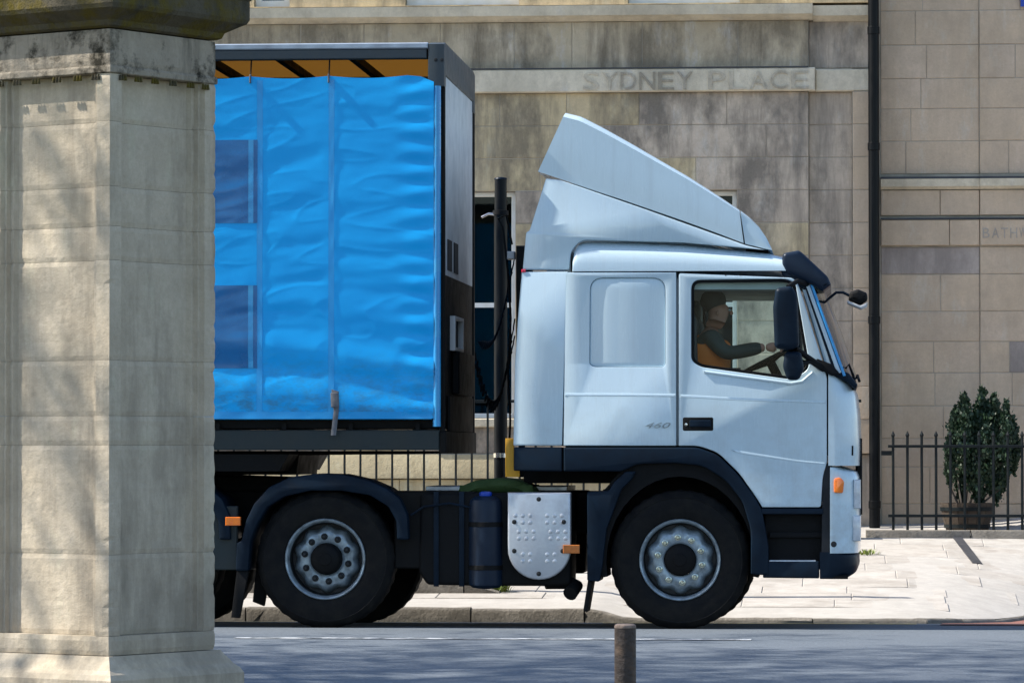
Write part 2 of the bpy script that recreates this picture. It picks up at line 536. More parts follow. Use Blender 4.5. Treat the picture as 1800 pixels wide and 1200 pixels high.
def block(name, x0, x1, y0, y1, z0, z1, ch, mat, parent):
    """ashlar block, chamfered round its face (the face looks towards -Y)"""
    bm = bmesh.new()
    fr = [bm.verts.new((x, y0, z)) for x, z in ((x0 + ch, z0 + ch), (x1 - ch, z0 + ch), (x1 - ch, z1 - ch), (x0 + ch, z1 - ch))]
    md = [bm.verts.new((x, y0 + ch, z)) for x, z in ((x0, z0), (x1, z0), (x1, z1), (x0, z1))]
    bk = [bm.verts.new((x, y1, z)) for x, z in ((x0, z0), (x1, z0), (x1, z1), (x0, z1))]
    bm.faces.new(fr); bm.faces.new(bk)
    for a, c in ((fr, md), (md, bk)):
        for i in range(4):
            bm.faces.new((a[i - 1], a[i], c[i], c[i - 1]))
    return bm_obj(name, bm, mat, parent)


def tube_bm(bm, pts, rad, seg=8, cap=True):
    pts = [Vector(p) for p in pts]
    rings, prev = [], None
    for i, p in enumerate(pts):
        t = (pts[min(i + 1, len(pts) - 1)] - pts[max(i - 1, 0)]).normalized()
        if prev is None:
            u = t.orthogonal().normalized()
        else:
            u = prev - t * prev.dot(t)
            u = u.normalized() if u.length > 1e-6 else t.orthogonal().normalized()
        prev = u
        w = t.cross(u)
        r = rad[i] if isinstance(rad, (list, tuple)) else rad
        rings.append([bm.verts.new(p + (u * math.cos(a) + w * math.sin(a)) * r) for a in (2 * math.pi * k / seg for k in range(seg))])
    for a, c in zip(rings, rings[1:]):
        for i in range(seg):
            bm.faces.new((a[i - 1], a[i], c[i], c[i - 1])).tag = False
    if cap:
        for r_ in (rings[0], rings[-1]):
            bm.faces.new(r_).tag = True


def tube(name, pts, rad, mat, parent=None, seg=8):
    bm = bmesh.new()
    tube_bm(bm, pts, rad, seg)
    return bm_obj(name, bm, mat, parent, smooth=50)


def lathe(name, prof, mat, parent=None, centre=(0, 0, 0), axis='Z', seg=32, sharp=40, mod=None, cap=True):
    """prof: (radius, height along the axis); mod(angle, r, h) may return another radius"""
    bm = bmesh.new()
    rings = []
    C = Vector(centre)
    for r, h in prof:
        ring = []
        for k in range(seg):
            a = 2 * math.pi * k / seg
            rr = mod(a, r, h) if mod else r
            u, w = rr * math.cos(a), rr * math.sin(a)
            ring.append(bm.verts.new(C + (Vector((u, w, h)) if axis == 'Z' else Vector((u, h, w)) if axis == 'Y' else Vector((h, u, w)))))
        rings.append(ring)
    for a, c in zip(rings, rings[1:]):
        for i in range(seg):
            bm.faces.new((a[i - 1], a[i], c[i], c[i - 1])).tag = False
    for ring in ((rings[0], rings[-1]) if cap else ()):
        bm.faces.new(ring).tag = True
    return bm_obj(name, bm, mat, parent, smooth=sharp)


def grid(name, fn, nu, nv, mat, parent=None, sharp=60):
    bm = bmesh.new()
    vs_ = [[bm.verts.new(fn(i / nu, j / nv)) for j in range(nv + 1)] for i in range(nu + 1)]
    for i in range(nu):
        for j in range(nv):
            bm.faces.new((vs_[i][j], vs_[i + 1][j], vs_[i + 1][j + 1], vs_[i][j + 1])).tag = False
    return bm_obj(name, bm, mat, parent, smooth=sharp)


def text(name, body, size, loc, mat, parent, width=None, extrude=0.003, shear=0.0, bold=0.0):
    cu = bpy.data.curves.new(name, 'FONT')
    cu.body, cu.size, cu.extrude, cu.shear, cu.offset = body, size, extrude, shear, bold
    cu.resolution_u = 3
    tmp = bpy.data.objects.new(name + '_tmp', cu)
    COL.objects.link(tmp)
    bpy.context.view_layer.update()
    me = bpy.data.meshes.new_from_object(tmp)
    bpy.data.objects.remove(tmp)
    xs = [v.co.x for v in me.vertices]
    zs = [v.co.y for v in me.vertices]
    sx = (width / (max(xs) - min(xs))) if width else 1.0
    x0, z0 = min(xs), min(zs)
    for v in me.vertices:
        x, y, z = v.co
        v.co = (loc[0] + (x - x0) * sx, loc[1] - z, loc[2] + (y - z0))
    return link(name, me, mat, parent)


# ------------------------------------------------------------------ ground, road, pavements
CROWN_Y, KERB_Y = 27.5, 32.8


def road_z(x, y):
    d = max(-5.7, min(y - CROWN_Y, 6.5))
    return -0.0034 * d * d


def kerb_y(x):
    """far kerb: straight, then bending away into the side street on the right"""
    if x < 0.45:
        return KERB_Y
    return min(KERB_Y + 1.55 * (x - 0.45) ** 1.9, 36.6)


RAISE_X = TX(880, 34.2)


def pav_z(x, y):
    k = 0.105 if x < TX(1042, KERB_Y) else 0.03 + 0.075 * max(0.0, 1 - (x - TX(1042, KERB_Y)) / 0.25)
    ky = min(kerb_y(x), 38.0)
    return road_z(x, ky) + k + (0.46 - road_z(x, ky) - k) * (y - ky) / (40.0 - ky)


def raise_z(x):
    return 0.15 * max(0.0, min(1.0, (RAISE_X - x) / 0.55))


def smooth(t):
    t = max(0.0, min(1.0, t))
    return t * t * (3 - 2 * t)


g = tag(box('ground', -300, 300, -200, 400, -1.2, -0.32, 'ground'), kind='structure')

ys = [21.8 + i * 0.25 for i in range(59)]
bm = bmesh.new()
xs = [-80, -40, -20, -12, -8, -5, -3, -1, 0, 1, 2, 3, 5, 8, 12, 20, 40, 80]
vv = [[bm.verts.new((x, y, road_z(x, y))) for y in ys] for x in xs]
for i in range(len(xs) - 1):
    for j in range(len(ys) - 1):
        bm.faces.new((vv[i][j], vv[i + 1][j], vv[i + 1][j + 1], vv[i][j + 1])).tag = False
road = tag(bm_obj('road', bm, 'asphalt', smooth=60), kind='structure')


def road_strip(name, x0, x1, y0, y1, mat, lift=0.004, n=24):
    def fn(u, v):
        x, y = x0 + (x1 - x0) * u, y0 + (y1 - y0) * v
        return (x, y, road_z(x, y) + lift)
    return grid(name, fn, n, 2, mat, road)


road_strip('centre_line', TX(415, 27.9), TX(1320, 27.9), 27.78, 27.98, 'white_paint')
road_strip('centre_line', TX(-900, 27.9), TX(150, 27.9), 27.78, 27.98, 'white_paint')
road_strip('no_parking_line', TX(1060, 32.5), TX(1610, 32.5), 32.36, 32.50, 'yellow_paint')
road_strip('no_parking_line', TX(1060, 32.2), TX(1610, 32.2), 32.08, 32.22, 'yellow_paint')
road_strip('no_parking_line', -12, TX(760, 32.5), 32.36, 32.50, 'yellow_paint')
bm = bmesh.new()                                           # red surfacing at the mouth of the side street
pp = [(0.75, 31.6), (9.0, 31.6), (9.0, 36.4), (2.1, 36.4), (1.75, 35.4), (1.4, 34.2), (1.05, 33.3), (0.8, 32.9)]
vv = [bm.verts.new((x, y, road_z(x, y) + 0.006)) for x, y in pp]
bm.faces.new(vv)
bm_obj('red_surfacing', bm, 'red_asphalt', road)

# near pavement the pier and the bollard stand on
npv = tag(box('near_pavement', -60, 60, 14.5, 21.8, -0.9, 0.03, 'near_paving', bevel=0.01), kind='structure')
verge = tag(box('park_lawn', -150, 150, -180, 14.495, -0.9, 0.05, 'ground'), kind='structure')

# far pavement: bedding, smooth kerbside strip, flags laid in rows
PX0, PX1 = -26.0, 11.0


def pave_pt(x, v, drop=0.008):
    y0, y1 = kerb_y(x) + 0.15, 42.0
    y = y0 + (y1 - y0) * v
    return (x, y, pav_z(x, y) - drop)


pav_me = grid('pavement', lambda u, v: pave_pt(PX0 + (PX1 - PX0) * u, v), 240, 12, 'paving_edge')
pavement = tag(pav_me, kind='structure')


def slab(x0, x1, y0, y1, zf, name='paving_slab', mat='slab', parent=pavement, th=0.05):
    gap = 0.0035
    x0, x1, y0, y1 = x0 + gap, x1 - gap, y0 + gap, y1 - gap
    ch = 0.004
    t = random.uniform(-0.002, 0.002)
    bm = bmesh.new()
    top = [bm.verts.new((x, y, zf(x, y) + t)) for x, y in ((x0 + ch, y0 + ch), (x1 - ch, y0 + ch), (x1 - ch, y1 - ch), (x0 + ch, y1 - ch))]
    mid = [bm.verts.new((x, y, zf(x, y) + t - ch)) for x, y in ((x0, y0), (x1, y0), (x1, y1), (x0, y1))]
    bot = [bm.verts.new((x, y, zf(x, y) - th)) for x, y in ((x0, y0), (x1, y0), (x1, y1), (x0, y1))]
    bm.faces.new(top)
    for a, c in ((top, mid), (mid, bot)):
        for i in range(4):
            bm.faces.new((a[i - 1], a[i], c[i], c[i - 1]))
    return bm_obj(name, bm, mat, parent)


def flag_row(y0, y1, xa, xb, rnd, zf):
    x = xa - rnd.uniform(0, 0.5)
    while x < xb:
        w = rnd.uniform(0.62, 1.0)
        if kerb_y(x + w) + 0.2 < y0:
            slab(x, x + w, y0, y1, zf)
        x += w


rnd = random.Random(3)
y = 33.75
UPZ = lambda x, y_: pav_z(x, y_) + raise_z(x)
while y < 39.6:
    d = rnd.choice((0.52, 0.62, 0.7))
    if y + d > 39.8:
        d = 39.85 - y
    flag_row(y, y + d, -10.5, 3.6, rnd, UPZ if y > 34.3 else pav_z)
    y += d

# kerb stones
kp = []
x = PX0
while x < PX1:
    kp.append(x)
    x += 0.92 if x < 0.2 or x > 2.3 else 0.3
rk = random.Random(5)
for a, c in zip(kp, kp[1:]):
    ya, yc = kerb_y(a), kerb_y(c)
    dx, dy = c - a, yc - ya
    L = math.hypot(dx, dy)
    nx, ny = -dy / L * 0.16, dx / L * 0.16
    gp = 0.006
    ax, ay = a + dx / L * gp, ya + dy / L * gp
    cx, cy = c - dx / L * gp, yc - dy / L * gp
    zt = rk.uniform(-0.004, 0.006)
    bm = bmesh.new()
    n = 6
    rows = []
    for i in range(n + 1):
        q = i / n
        X, Yv = ax + (cx - ax) * q, ay + (cy - ay) * q
        zz = pav_z(X, kerb_y(X)) + zt + 0.006 + rk.uniform(-0.003, 0.003)
        rows.append([bm.verts.new(p) for p in ((X, Yv + rk.uniform(0, 0.012), road_z(X, Yv) - 0.05), (X, Yv + rk.uniform(0, 0.012), zz - 0.02),
                                               (X + nx * 0.15, Yv + ny * 0.15, zz), (X + nx, Yv + ny, zz), (X + nx, Yv + ny, zz - 0.15))])
    for i in range(n):
        for j in range(4):
            bm.faces.new((rows[i][j], rows[i + 1][j], rows[i + 1][j + 1], rows[i][j + 1]))
    bm.faces.new(rows[0]); bm.faces.new(rows[-1])
    bm_obj('kerb_stone', bm, 'kerb', pavement, smooth=50)

# second kerb: the footway steps up towards the left, the step running out to nothing on the right
x = -10.0
while x < RAISE_X - 0.05:
    w = min(0.62, RAISE_X - x)
    bm = bmesh.new()
    rows = []
    for i in range(5):
        X = x + 0.006 + (w - 0.012) * i / 4
        z0, z1 = pav_z(X, 34.12), pav_z(X, 34.3) + raise_z(X) + 0.006
        rows.append([bm.verts.new(p) for p in ((X, 34.12 + rk.uniform(0, 0.012), z0 - 0.06), (X, 34.12 + rk.uniform(0, 0.012), z1 - 0.016), (X, 34.145, z1), (X, 34.31, z1), (X, 34.31, z0 - 0.06))])
    for i in range(4):
        for j in range(4):
            bm.faces.new((rows[i][j], rows[i + 1][j], rows[i + 1][j + 1], rows[i][j + 1]))
    bm.faces.new(rows[0]); bm.faces.new(rows[-1])
    bm_obj('step_kerb', bm, 'kerb', pavement, smooth=50)
    x += w


def pave_at(px, py):
    d = ray(px, py)
    best = None
    for i in range(2000):
        Y = 33 + i * 0.005
        p = CAM + d * (Y / d.y)
        if p.z <= pav_z(p.x, p.y):
            return p
    return best or CAM + d * (36 / d.y)


# narrow dark strip crossing the flags
pa, pb = pave_at(1682, 944), pave_at(1718, 990)
dv = (pb - pa)
dv.z = 0
side = Vector((-dv.y, dv.x, 0)).normalized() * 0.045
bm = bmesh.new()
q = [pa - side, pb - side, pb + side, pa + side]
top = [bm.verts.new((v.x, v.y, pav_z(v.x, v.y) + 0.007)) for v in q]
bot = [bm.verts.new((v.x, v.y, pav_z(v.x, v.y) - 0.03)) for v in q]
bm.faces.new(top)
for i in range(4):
    bm.faces.new((top[i - 1], top[i], bot[i], bot[i - 1]))
bm_obj('dark_strip', bm, 'lead', pavement)

# ------------------------------------------------------------------ houses
HY = 41.0
HX0, HX1 = -12.0, TX(1530, HY)


def hx(px):
    return TX(px, HY)


def hz(py, px=1100):
    return at(px, py, HY).z


def ashlar(parent, x0, x1, zs, yf, openings, mats, seed, y_back, lmin=0.5, lmax=1.05):
    r = random.Random(seed)
    g_ = 0.0028
    for ci, (za, zb) in enumerate(zip(zs, zs[1:])):
        spans, cur = [], x0
        for (ox0, ox1, oz0, oz1) in sorted(openings):
            if min(zb, oz1) - max(za, oz0) > 0.05:
                if ox0 > cur:
                    spans.append((cur, ox0))
                cur = max(cur, ox1)
        if cur < x1:
            spans.append((cur, x1))
        for (a, b_) in spans:
            x_ = a
            first = True
            while x_ < b_ - 1e-4:
                w = r.uniform(lmin, lmax) * (r.uniform(0.5, 1) if first else 1)
                first = False
                if b_ - (x_ + w) < 0.3:
                    w = b_ - x_
                m = mats(x_ + w / 2, (za + zb) / 2, r) if callable(mats) else mats
                block('stone_block', x_ + g_, x_ + w - g_, yf + r.uniform(-0.003, 0.003), y_back, za + g_, zb - g_, 0.005, m, parent)
                x_ += w


def window(parent, x0, x1, z0, z1, y, back, glazing=(2, 2), backing='room', sash=0.055):
    """sash window set in its reveal: frame, glazing bars, panes, what is seen behind"""
    fr = prism('window_frame', [(x0, z0), (x1, z0), (x1, z1), (x0, z1)], y, y + 0.09, 'white_frame', parent,
               holes=[[(x0 + sash, z0 + sash), (x1 - sash, z0 + sash), (x1 - sash, z1 - sash), (x0 + sash, z1 - sash)]], bevel=0.008, segs=1)
    nx, nz = glazing
    gx0, gx1, gz0, gz1 = x0 + sash, x1 - sash, z0 + sash, z1 - sash
    for i in range(1, nx):
        xx = gx0 + (gx1 - gx0) * i / nx
        box('glazing_bar', xx - 0.012, xx + 0.012, y + 0.02, y + 0.05, gz0, gz1, 'white_frame', fr)
    for j in range(1, nz):
        zz = gz0 + (gz1 - gz0) * j / nz
        box('meeting_rail', gx0, gx1, y + 0.017, y + 0.052, zz - 0.024, zz + 0.024, 'white_frame', fr)
    for i in range(nx):
        for j in range(nz):
            a0, a1 = gx0 + (gx1 - gx0) * i / nx, gx0 + (gx1 - gx0) * (i + 1) / nx
            b0, b1 = gz0 + (gz1 - gz0) * j / nz, gz0 + (gz1 - gz0) * (j + 1) / nz
            box('pane', a0, a1, y + 0.034, y + 0.038, b0, b1, 'win_glass', fr)
    box('window_backing', x0, x1, back, back + 0.03, z0, z1, backing, fr)
    return fr


house = thing('terrace_house', (hx(900), 42, 0.4), 'soot-stained honey stone terrace house with carved street name above the lorry', 'house')
za, zb = hz(163), hz(122)                 # name band
zc0, zc1 = hz(38), hz(12)                 # sill cornice above the frieze
CH = (hz(163) - hz(335)) / 3.0
win_open = []
WZ0, WZ1 = hz(335) - 2.3, hz(335)
for a_, b_ in ((735, 906), (1128, 1296), (330, 505), (-70, 110)):
    win_open.append((hx(a_), hx(b_), WZ0, WZ1))
zs = [za - CH * i for i in range(0, 14)][::-1]
zs = [z for z in zs if z > 1.28]
zs = [1.26] + zs
XS = hx(1422)                              # main face stops here, the strip to its right is set back


def hmat(x, z, r):
    if x > hx(1190) and r.random() < 0.9:
        return 'house_grey'
    if r.random() < (0.5 if z < 2.6 else 0.25):
        return 'house_grey'
    return 'house_stone'


ashlar(house, HX0, XS, zs, HY, win_open, hmat, 11, HY + 0.13)
# recessed strip with a pale quoin at the party line
ashlar(house, XS + 0.002, hx(1500), [1.26] + [za - 1.35 * CH * i for i in range(0, 12)][::-1][1:] if False else zs, HY + 0.10, [], 'house_grey', 12, HY + 0.2, 0.6, 0.9)
ashlar(house, hx(1500), HX1, zs, HY + 0.03, [], 'right_stone', 13, HY + 0.2, 0.5, 0.9)
# pale plinth course above the area
ashlar(house, HX0, XS, [0.35, 0.72, 1.0], HY - 0.02, [], 'plinth_stone', 14, HY + 0.13, 0.6, 1.1)
prism('plinth_ledge', [(HY - 0.07, 1.01), (HY + 0.1, 1.01), (HY + 0.1, 1.25), (HY - 0.02, 1.25), (HY - 0.07, 1.06)], HX0, XS, 'plinth_stone', house, axis='X')
box('lower_strip', XS + 0.002, HX1, HY + 0.09, HY + 0.2, 0.35, 1.255, 'house_grey', house, bevel=0.01)
# name band, stepped back with the strip
box('name_band', HX0, XS + hx(1434) - hx(1422), HY - 0.07, HY + 0.13, za + 0.002, zb, 'house_cornice', house, bevel=0.012)
box('name_band', XS + hx(1434) - hx(1422) + 0.002, hx(1537), HY + 0.035, HY + 0.16, za + 0.002, zb - 0.01, 'house_cornice', house, bevel=0.012)
# frieze
ashlar(house, HX0, XS, [zb + 0.002, zc0], HY, [], 'house_frieze', 15, HY + 0.13, 0.55, 1.0)
ashlar(house, XS + 0.002, hx(1528), [zb + 0.002, zc0], HY + 0.10, [], 'house_grey', 16, HY + 0.2, 0.55, 1.0)
# cornice, moulded
cp = [(HY - 0.16, zc1), (HY + 0.13, zc1 + 0.02), (HY + 0.13, zc0 + 0.002), (HY - 0.03, zc0 + 0.002), (HY - 0.07, zc0 + 0.03), (HY - 0.14, zc0 + 0.05)]
prism('cornice', cp, HX0, hx(1430), 'house_cornice', house, axis='X')
prism('cornice', [(p[0] + 0.10, p[1] - 0.012) for p in cp], hx(1430) + 0.002, hx(1540), 'house_cornice', house, axis='X')
for wd, a_, b_ in (('SYDNEY', 1024, 1222), ('PLACE', 1244, 1426)):
    x_ = hx(a_)
    lw = (hx(b_) - hx(a_)) / len(wd)
    for ch_ in wd:
        text('carved_letter', ch_, 0.265, (x_ + lw * 0.06, HY - 0.0705, za + 0.02), 'carved', house, width=lw * 0.84, extrude=0.009)
        x_ += lw
# backing wall with its openings, and the floor above
up_open = [(hx(445), hx(508)), (hx(712), hx(912)), (hx(1104), hx(1302)), (hx(80), hx(270))]
UZ1 = zc1 + 2.1
wall_out = [(HX0, 0.2), (HX1, 0.2), (HX1, 9.6), (HX0, 9.6)]
holes = [[(a, b), (c, b), (c, d), (a, d)] for a, c, b, d in win_open] + [[(a, zc1 + 0.03), (c, zc1 + 0.03), (c, UZ1), (a, UZ1)] for a, c in up_open]
prism('wall', wall_out, HY + 0.125 + 0.08, HY + 0.45, 'mortar', house, holes=holes)
prism('upper_wall', [(HX0, zc1 + 0.022), (HX1, zc1 + 0.022), (HX1, 9.6), (HX0, 9.6)], HY, HY + 0.2, 'house_stone', house,
      holes=[[(a, zc1 + 0.03), (c, zc1 + 0.03), (c, UZ1), (a, UZ1)] for a, c in up_open])
prism('backing', [(HX0, 0.2), (XS, 0.2), (XS, zc0), (HX0, zc0)], HY + 0.006, HY + 0.2, 'mortar', house, holes=[[(a, b), (c, b), (c, d), (a, d)] for a, c, b, d in win_open])
prism('backing', [(XS + 0.001, 1.26), (hx(1499), 1.26), (hx(1499), zc0), (XS + 0.001, zc0)], HY + 0.107, HY + 0.199, 'mortar', house)
prism('backing', [(hx(1499.5), 1.26), (hx(1529), 1.26), (hx(1529), za - 0.002), (hx(1499.5), za - 0.002)], HY + 0.037, HY + 0.2, 'mortar', house)
for a, c in up_open:
    window(house, a, c, zc1 + 0.035, UZ1, HY + 0.10, HY + 0.22, (2, 2) if c - a > 0.6 else (1, 2), 'blind', 0.07)
for (a, c, b, d) in win_open[:3]:
    window(house, a, c, b, d, HY + 0.12, HY + 0.6, (1, 2), 'room', 0.05)
    box('window_sill', a - 0.06, c + 0.06, HY - 0.05, HY + 0.12, b - 0.09, b - 0.002, 'house_cornice', house, bevel=0.01)
window(house, *win_open[3], HY + 0.12, HY + 0.6, (1, 2), 'room', 0.05)
box('rear_block', HX0, HX1, HY + 0.75, HY + 9, 0.0, 9.5, 'house_grey', house)
box('parapet', HX0, HX1, HY - 0.1, HY + 0.4, 9.602, 9.85, 'house_cornice', house, bevel=0.02)
# sooty render drips near the party wall are in the material; a cable runs along the frieze top
box('lead_flashing', HX0, XS, HY - 0.075, HY - 0.002, zb + 0.001, zb + 0.012, 'lead', house)

GX0 = TX(1549, 41.3)
GY = 41.3


def gx(px):
    return TX(px, GY, 400)


def gz(py):
    return at(1680, py, GY).z


right = thing('ashlar_house', (gx(1700), 42, 0.4), 'paler grey ashlar house on the right behind the potted conifer', 'house')
GX1 = GX0 + 6.5
GC = gx(1722)                              # right of here the face steps forward a little
top_zs = [gz(y) for y in (306, 248, 191, 138, 79, 19, -40, -98)]
low_zs = [gz(y) for y in (935, 885, 820, 770, 713, 655, 600, 547, 482)]
rr_ = random.Random(21)
for (xa, xb, dy, seed) in ((GX0, GC, 0.0, 31), (GC + 0.002, GX1, -0.018, 32)):
    ashlar(right, xa, xb, top_zs, GY + dy, [], 'right_stone', seed, GY + 0.13, 0.45, 0.85)
    ashlar(right, xa, xb, low_zs, GY + dy, [], lambda x, z, r: 'right_dark' if r.random() < (0.14 if z > gz(655) else 0.03) else 'right_stone', seed + 5, GY + 0.13, 0.5, 0.95)
    ashlar(right, xa, xb, [gz(482) + 0.001, gz(434)], GY + dy, [], 'right_dark' if seed == 31 else 'right_stone', seed + 9, GY + 0.13, 0.8, 1.4)
    # belt: name band, plain band, moulding under a lead strip
    ashlar(right, xa, xb, [gz(432), gz(386)], GY + dy - 0.035, [], 'right_stone', seed + 12, GY + 0.13, 0.8, 1.2)
    ashlar(right, xa, xb, [gz(379), gz(334)], GY + dy - 0.02, [], 'house_frieze' if False else 'right_stone', seed + 15, GY + 0.13, 0.5, 0.9)
    prism('string_moulding', [(GY + dy - 0.08, gz(315)), (GY + 0.1, gz(315)), (GY + 0.1, gz(333)), (GY + dy - 0.03, gz(333)), (GY + dy - 0.07, gz(328))], xa, xb, 'house_cornice', right, axis='X')
    box('lead_strip', xa, xb, GY + dy - 0.07, GY + 0.1, gz(314.5), gz(311), 'lead', right)
    box('lead_strip', xa, xb, GY + dy - 0.045, GY + 0.1, gz(385.5), gz(383), 'lead', right)
for k_, ch_ in enumerate('BATHWICK STREET'):
    if ch_ != ' ':
        text('carved_letter', ch_, 0.15, (gx(1727) + k_ * 0.092, GY - 0.0535, gz(419)), 'carved_pale', right, width=0.022 if ch_ == 'I' else 0.07, extrude=0.002)
box('backing', GC + 0.004, GX1, GY - 0.012, GY + 0.004, 0.3, gz(-100), 'mortar', right)
box('wall', GX0 - 0.1, GX1, GY + 0.006, GY + 9, 0.0, gz(-100), 'mortar', right)
box('upper_wall', GX0 - 0.1, GX1, GY, GY + 9, gz(-100) + 0.002, 9.2, 'right_stone', right)
sg = tag(box('street_sign', gx(1795), gx(1795) + 0.5, GY - 0.06, GY - 0.035, gz(14), gz(14) + 0.3, 'cap_blue', bevel=0.004), 'blue enamel plate at the very top right corner of the wall', 'sign')

# downpipe in the angle between the houses
dp = thing('drainpipe', (TX(1537, 40.9), 40.9, 0.5), 'black cast iron downpipe in the angle between the two houses', 'drainpipe')
xp = TX(1537, 40.9)
tube('pipe', [(xp, 40.9, 0.45), (xp, 40.9, 9.3)], 0.055, 'pipe', dp, 14)
for zz in (0.75, 2.6, gz(262), gz(60), 7.2):
    lathe('collar', [(0.056, -0.04), (0.062, -0.035), (0.062, 0.035), (0.056, 0.04)], 'pipe', dp, (xp, 40.9, zz), seg=14)
    box('pipe_bracket', xp - 0.05, xp + 0.05, 40.93, 41.0, zz - 0.02, zz + 0.02, 'pipe', dp)
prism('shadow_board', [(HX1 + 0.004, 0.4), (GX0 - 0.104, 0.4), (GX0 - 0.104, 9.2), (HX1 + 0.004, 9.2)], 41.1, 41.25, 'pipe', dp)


# ------------------------------------------------------------------ railings
def railing(name, label, x0, x1, Y, zbase, ztop, step, rails, plinth, r=0.014):
    t = thing(name, ((x0 + x1) / 2, Y, zbase), label, 'railing')
    n = int((x1 - x0) / step)
    me = None
    for i in range(n + 1):
        X = x0 + i * step
        if me is None:
            bm = bmesh.new()
            h = ztop - zbase
            tube_bm(bm, [(0, 0, 0), (0, 0, h - 0.06)], r, 6)
            tube_bm(bm, [(0, 0, h - 0.06), (0, 0, h - 0.04), (0, 0, h)], [r, r * 1.5, 0.002], 6)
            o = bm_obj('bar', bm, 'iron')
            me = o.data
        else:
            o = link('bar', me, None)
        o.location = (X, Y, zbase)
        set_parent(o, t)
    for z in rails:
        box('rail', x0 - 0.05, x1 + 0.05, Y - 0.016, Y + 0.016, z - 0.014, z + 0.014, 'iron', t, bevel=0.003)
    return t


RY = 39.95
zf0 = at(1650, 931, RY).z
railing('iron_railing', 'low black iron railing in front of the potted conifer', TX(1570, RY, 850), TX(1570, RY, 850) + 0.1394 * 40, RY, zf0, at(1600, 757, RY).z, 0.1394,
        (at(1600, 784, RY).z, at(1600, 906, RY).z), None)
fp = thing('railing_plinth', (2, RY, 0.4), 'low stone plinth under the railing by the conifer', 'plinth')
zpl = at(1650, 947, RY - 0.12).z
x = TX(1521, RY, 930)
while x < 6.5:
    w = random.uniform(0.85, 1.05)
    prism('plinth_stone', [(x + 0.004, zpl - 0.25), (x + w - 0.004, zpl - 0.25), (x + w - 0.004, zf0), (x + 0.004, zf0)], RY - 0.12, RY + 0.12, 'kerb', fp, bevel=0.02)
    x += w
box('stay_bar', TX(1549, RY, 795), TX(1572, RY, 795), RY + 0.02, RY + 0.05, at(1560, 800, RY).z, at(1560, 792, RY).z, 'iron', fp)
RL = 39.7
railing('iron_railing', 'taller black iron railing seen between the lorry wheels and trailer', -11.0, TX(1505, RL), RL, 0.66, at(850, 692, RL).z, 0.157, (at(850, 705, RL).z, 0.78), None, r=0.012)
fp2 = thing('railing_plinth', (-5, RL, 0.5), 'long stone plinth under the taller railing behind the lorry', 'plinth')
x = -11.2
while x < TX(1505, RL):
    w = random.uniform(0.95, 1.15)
    w = min(w, TX(1512, RL) - x)
    prism('plinth_stone', [(x + 0.004, 0.2), (x + w - 0.004, 0.2), (x + w - 0.004, 0.66), (x + 0.004, 0.66)], RL - 0.11, RL + 0.11, 'plinth_stone', fp2, bevel=0.02)
    x += w


# ------------------------------------------------------------------ potted conifer
def leafy(bm, c, n, spread, size, rnd_, up=0.6):
    for _ in range(n):
        d = Vector((rnd_.gauss(0, 1), rnd_.gauss(0, 1), rnd_.gauss(0, 1)))
        p = Vector(c) + Vector((d.x * spread[0], d.y * spread[1], d.z * spread[2]))
        a = Vector((rnd_.gauss(0, 1), rnd_.gauss(0, 1), rnd_.gauss(0, 0.6) + up)).normalized()
        s = a.orthogonal().normalized()
        s = (s * math.cos(rnd_.random() * 6.3) + a.cross(s) * math.sin(rnd_.random() * 6.3))
        L = size * rnd_.uniform(0.6, 1.4)
        w = L * 0.35
        bm.faces.new([bm.verts.new(q) for q in (p, p + a * L * 0.5 + s * w, p + a * L, p + a * L * 0.5 - s * w)])


BY = 40.55
pc = thing('potted_conifer', (TX(1700, BY, 930), BY, 0.45), 'dark green upright conifer in a wooden half barrel behind the railing', 'shrub')
rb = random.Random(17)
bm = bmesh.new()
flames = [(1695, 692, 800, 20), (1728, 682, 810, 22), (1748, 692, 800, 20), (1768, 706, 830, 17), (1783, 738, 830, 14), (1712, 720, 850, 26), (1738, 730, 860, 26),
          (1680, 720, 800, 16), (1765, 760, 860, 18), (1668, 772, 850, 13), (1690, 780, 880, 22), (1720, 800, 885, 26), (1752, 800, 880, 20), (1700, 740, 840, 24)]
for (px, pt, pb_, w) in flames:
    p0, p1 = at(px, pb_, BY), at(px, pt, BY)
    yo = rb.uniform(-0.16, 0.16)
    H = p1.z - p0.z
    wr = w / 173.0
    for k in range(26):
        q = (k + rb.random()) / 26
        prof = (math.sin(min(q * 1.25, 1) * math.pi * 0.5) * (1 - q) ** 0.6) * 1.3 + 0.04
        c = (p0.x + rb.uniform(-0.5, 0.5) * wr * prof, BY + yo + rb.uniform(-0.5, 0.5) * wr * prof, p0.z + H * q * 0.94)
        leafy(bm, c, 110, (wr * prof * 0.34, wr * prof * 0.45, 0.026), 0.036, rb, 2.4)
bm_obj('crown', bm, 'conifer', pc)
tx_, tz_ = TX(1700, BY, 930), at(1700, 933, BY).z
for k in range(7):
    px = 1672 + k * 14
    tube('stem', [(tx_ + (k - 3) * 0.02, BY + rb.uniform(-0.05, 0.05), tz_ + 0.2), tuple(at(px, 860, BY)), tuple(at(px + rb.uniform(-6, 6), 800, BY + rb.uniform(-0.1, 0.1)))], [0.014, 0.010, 0.006], 'tree_bark', pc, 6)
tub = lathe('soil', [(0.02, 0.24), (0.235, 0.235), (0.235, 0.20), (0.02, 0.19)], 'chassis', pc, (tx_, BY, tz_), seg=18)
